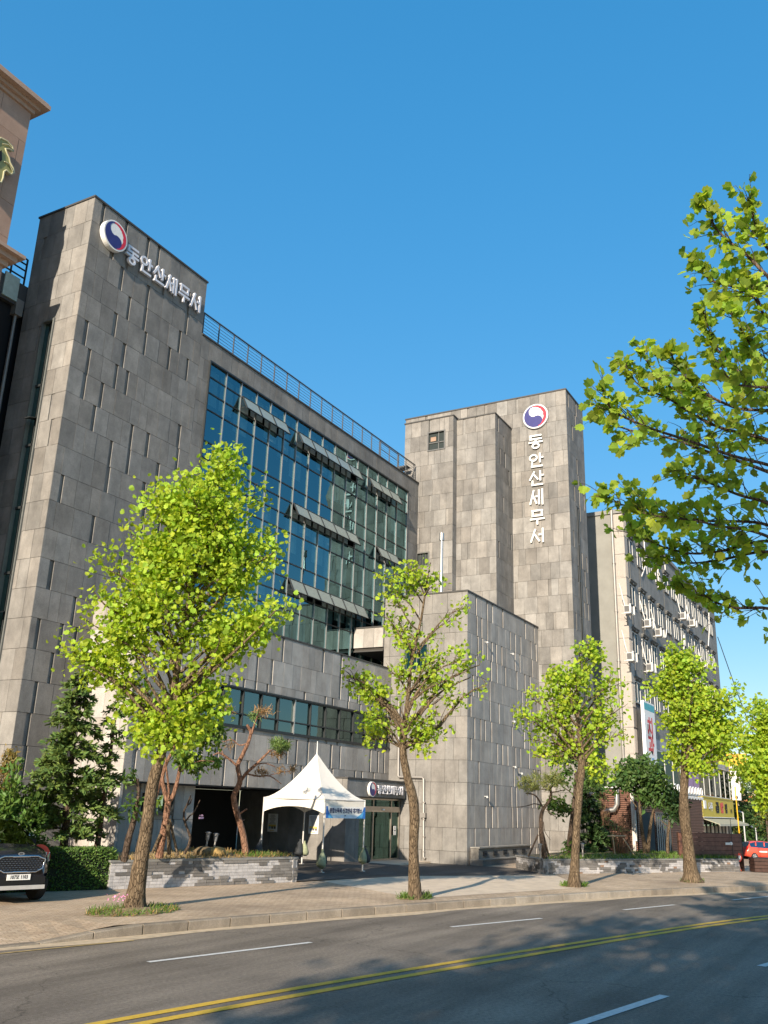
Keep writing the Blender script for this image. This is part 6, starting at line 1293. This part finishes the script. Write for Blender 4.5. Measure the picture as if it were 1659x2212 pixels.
# ---------------------------------------------------------------- far right: cars, trees, lamp poles, buildings
cz = gnd(86)-.0
SPK = [(0, .62, .55, 0), (.015, .80, .62, 0), (.06, .90, .75, 0), (.16, .98, .86, 0), (.24, 1.03, .90, 0), (.42, 1.44, .93, 1), (.55, 1.49, .95, 1), (.75, 1.47, .99, 1), (.90, 1.36, 1.02, 1), (.965, 1.0, .95, 0), (.99, .85, .8, 0), (1, .65, .55, 0)]
def spk(root, P, F, S, L_, W_):
    for sd in (1, -1):
        m = MB(); m.obox(P(L_*.965, sd*(W_/2-.13), .80), F*-.12, S*sd*.10, (0, 0, .28)); m.build('tail_light', [plain('tail_red', (.45, .01, .01), .2)], root)
        m = MB(); m.obox(P(L_*.70, sd*(W_/2+.0), .62), F*.7, S*sd*.012, (0, 0, .10)); m.build('door_decal', [SWHITE], root)
        m = MB(); 
        for f in (.56, .77): m.obox(P(L_*f, sd*(W_/2*.84), .98), F*.08, S*sd*.03, (0, 0, .42))
        m.build('pillar', [PAINT_R], root)
hr = math.atan2(-.80, .60)
q = gz((2500+1497*.31587)*.54861, (2900+1540*.31587)*.54861, .18); k = 86/q.x; wpos = Vector((CAM[0]+(q.x)*k, q.y*k, 2.4-(2.22)*k))
Fh = Vector((math.cos(hr), math.sin(hr), 0)); Sh = Vector((-Fh.y, Fh.x, 0))
cpos = wpos+Fh*(3.6*(.82-.5))+Sh*.75; cpos.z = wpos.z
car('parked_car', 'small coral red hatchback at the right edge seen from its rear side', cpos, hr, 3.6, 1.6, 1.49, SPK, PAINT_R, wheels=(.17, .82), wr=.29, detail=spk)
m = MB(); 
def pxpos(zx, zy, X): d = ray((2500+zx*.31587)*.54861, (2900+zy*.31587)*.54861); return V3(CAM+d*(X/d[0]))
q = pxpos(1405, 1530, 93); car('parked_car', 'dark blue grey car parked behind the coral red hatchback', q+Fh*2.2+Vector((0, 0, -.35)), hr, 4.6, 1.85, 1.7, SUV_P, plain('blue_grey_paint', (.05, .06, .09), .2, spec=.6), wr=.34)
q = pxpos(1352, 1490, 100); car('parked_car', 'silver car behind the fence end, mostly hidden by the dark blue grey car', q+Fh*1.8+Vector((0, 0, -.2)), hr, 4.4, 1.8, 1.5, SPK, plain('silver_paint', (.4, .42, .44), .25, .4), wr=.33)
def pole(label, zx0, zy0, zx1, zy1, X, r, mat, lampy=True):
    a, b = pxpos(zx0, zy0, X), pxpos(zx1, zy1, X); root = thing('street_lamp', label, 'street lamp', (a.x, a.y, a.z)); m = MB(); m.tube([a, Vector((a.x, a.y, b.z))], [r*1.2, r], 8); m.build('pole', [mat], root); m = MB(); m.tube([Vector((a.x, a.y, b.z)), Vector((a.x+.3, a.y+.4, b.z+.12))], [r, r*1.4], 8); m.build('lamp_head', [mat], root)
pole('thin pale street lamp post beyond the plank fence', 1392, 1480, 1345, 950, 92, .055, WFR); pole('shorter grey post among the far trees right of the pale lamp post', 1520, 1310, 1508, 1140, 96, .07, ALU)
def far_tree(label, x, y, X, rx, ry, n, col, ls=.35):
    c = pxpos(x, y, X); root = thing('tree', label, 'tree', (c.x, c.y, c.z-ry*1.3), 'trees behind the parked cars'); m = MB(); m.tube([(c.x, c.y, c.z-ry*1.6-1), (c.x+.1, c.y, c.z)], [.25, .1], 8); m.build('trunk', [BARKD], root); pts = []
    for i in range(max(8, n//50)):
        u = unit(RNG.normal(size=3))*RNG.uniform(.3, 1)**.5; pts.append(np.array(c)+u*np.array([rx, rx, ry])+RNG.normal(size=(50, 3))*.16*rx)
    leaves('crown', np.concatenate(pts), ls, leafmat('far_leaf', col, .3), root, 'oval', var=.35)
far_tree('tall mid green tree in the distance behind the yellow pole', 1370, 900, 104, 3.0, 4.6, 3000, (.085, .125, .035)); far_tree('yellowing round tree behind the coral red hatchback', 1510, 1050, 100, 3.0, 2.6, 2200, (.17, .17, .045)); far_tree('dark green far tree above the coral red hatchback', 1480, 1200, 104, 3.6, 2.6, 2400, (.09, .13, .03))
far_tree('deep green tree at the right edge behind the cars', 1640, 1050, 98, 2.4, 4.6, 2400, (.05, .10, .025)); far_tree('pale green tree low behind the dark blue grey car', 1400, 1180, 112, 3.4, 3.2, 2000, (.10, .14, .05))
a = pxpos(1530, 640, 120); m = MB(); m.box((120, a.y-14, -4), (136, a.y+6, a.z-.6), 0); m.box((119.9, a.y-14, a.z-1.6), (120, a.y+6, a.z-.9), 1)
b_ = pxpos(1560, 240, 130); m.box((130.1, b_.y-16, -4), (146, b_.y+0, b_.z+2), 0)
for k in range(4):
    for j in range(5): m.box((130, b_.y-15+j*3, 2+k*3.2), (130.08, b_.y-13.4+j*3, 3.8+k*3.2), 2)
tag(m.build('distant_building', [plain('cream_wall', (.58, .50, .42), .8), plain('orange_band', (.55, .22, .08), .7), DARK]), 'cream distant building with an orange band behind the trees at the right edge', 'building')
yb = pxpos(1240, 300, 88.9); m = MB(); m.box((89.0, yb.y-1.0, yb.z-.9), (89.3, yb.y+.9, yb.z+.6)); tag(m.build('projecting_sign', [plain('amber_sign', (.75, .40, .02), .5)]), 'amber square sign half hidden by leaves above the pale projecting signboard', 'sign')
# ---------------------------------------------------------------- pink building and dark gap at the left edge
PX, PY, PT = 16.05, 23.4, 25.05
pk_ = thing('pink_building', 'pink stone clad building corner with a moulded cornice at the left edge', 'building', (8, 28, 0)); m = MB()
m.box((-8, PY+.12, 0), (PX-.12, 46, PT-.6), 1); clad(m, (-6, PY), (1, 0), YN, PX+6, 0, PT-.45, fin=0, course=1.25, wides=(1.3, 1.7, 2.0), contrast=.07); clad(m, (PX, PY), (0, 1), (1, 0), 20, 0, PT-.45, fin=0, course=1.25, wides=(1.3, 1.7), contrast=.07)
m.build('wall', [PINK, plain('pink_joint', (.14, .10, .08), .9)], pk_); m = MB()
for o, z0, z1 in ((.08, PT-.45, PT-.30), (.20, PT-.30, PT-.16), (.42, PT-.16, PT+.0), (.36, PT, PT+.08)): m.box((-8, PY-o, z0), (PX+o, 46, z1))
zc = atx(16, 545, PX).z
for o, z0, z1 in ((.10, zc-.5, zc-.3), (.28, zc-.3, zc-.12), (.45, zc-.12, zc)): m.box((-8, PY-o, z0), (PX+o, PY+.0, z1)); m.box((PX, PY, z0), (PX+o, 40, z1))
m.build('cornice', [plain('cornice_stone', (.40, .28, .21), .75, var=.1)], pk_)
m = MB(); z4 = lambda zx, zy: at(zx*.60277*.54861, (200+zy*.60277)*.54861, PY-.25)
lp = [(-140, 560), (-60, 600), (5, 570), (45, 590), (80, 625), (87, 655), (55, 640), (35, 640), (45, 670), (60, 700), (65, 730), (85, 765), (90, 795), (70, 808), (40, 780), (25, 790), (20, 830), (8, 860), (-40, 850), (-140, 800)]
m.prism([z4(*q) for q in lp], (0, .16, 0), 0, smi=1); lpo = [z4(*q) for q in lp]; m.tube(lpo+[lpo[0]], .035, 6, 1)
m.tube([z4(15, 610)+Vector((0, -.03, 0)), z4(50, 615)+Vector((0, -.03, 0)), z4(82, 648)+Vector((0, -.03, 0))], .02, 5, 1); m.tube([z4(25, 725)+Vector((0, -.03, 0)), z4(55, 740)+Vector((0, -.03, 0)), z4(80, 790)+Vector((0, -.03, 0))], .02, 5, 1)
m.prism([z4(q[0], q[1])+Vector((0, -.03, 0)) for q in ((-70, 690), (8, 650), (10, 715), (-70, 770))], (0, .02, 0), 2)
tag(m.build('wall_sign', [plain('olive_sign', (.30, .29, .11), .5), plain('pale_gold', (.45, .42, .26), .5), BLACK]), 'olive leaf shaped sign with a pale edge on the pink wall', 'sign')
gp_ = thing('dark_link_block', 'narrow block, shade painted black, in the gap between the pink building and the stone tower', 'building', (17.2, 26, 0)); m = MB()
zk = at(20, 658, 25.3).z
m.box((-4, 25.3, 0), (20, 33, zk)); m.build('wall', [plain('shade_black', (.004, .004, .005), .6)], gp_); m = MB()  # deep shade of the gap put into a near-black wall colour
m.box((-4, 25.12, zk), (20, 33, zk+.9), 0); m.box((17.35, 25.06, zk+.1), (17.95, 25.12, zk+1.0), 1); m.build('parapet', [plain('dark_parapet', (.07, .07, .07), .8), plain('mint_patch', (.42, .52, .48), .8)], gp_)
m = MB(); m.box((17.0, 27.5, zk+.9), (18.2, 29, zk+1.9)); m.build('roof_plant', [GWALL], gp_)
m = MB()
for k in range(7): xx = 14.6+k*.6; m.box((xx, 25.2, zk+.9), (xx+.05, 25.25, zk+2.0))
for z in (1.2, 1.5, 1.75, 1.97): m.box((12, 25.2, zk+z), (18.2, 25.25, zk+z+.04))
m.build('railing', [DARK], gp_)
m = MB(); q = at(60, 700, 25.0); m.tube([(18.08, 25.18, zk-.3), (18.08, 25.18, .2)], .06, 10); m.box((17.95, 25.05, zk-.35), (18.25, 25.3, zk+.25)); tag(m.build('drain_pipe', [STEEL]), 'silver drain pipe running down the black gap beside the left tower', 'drain pipe')
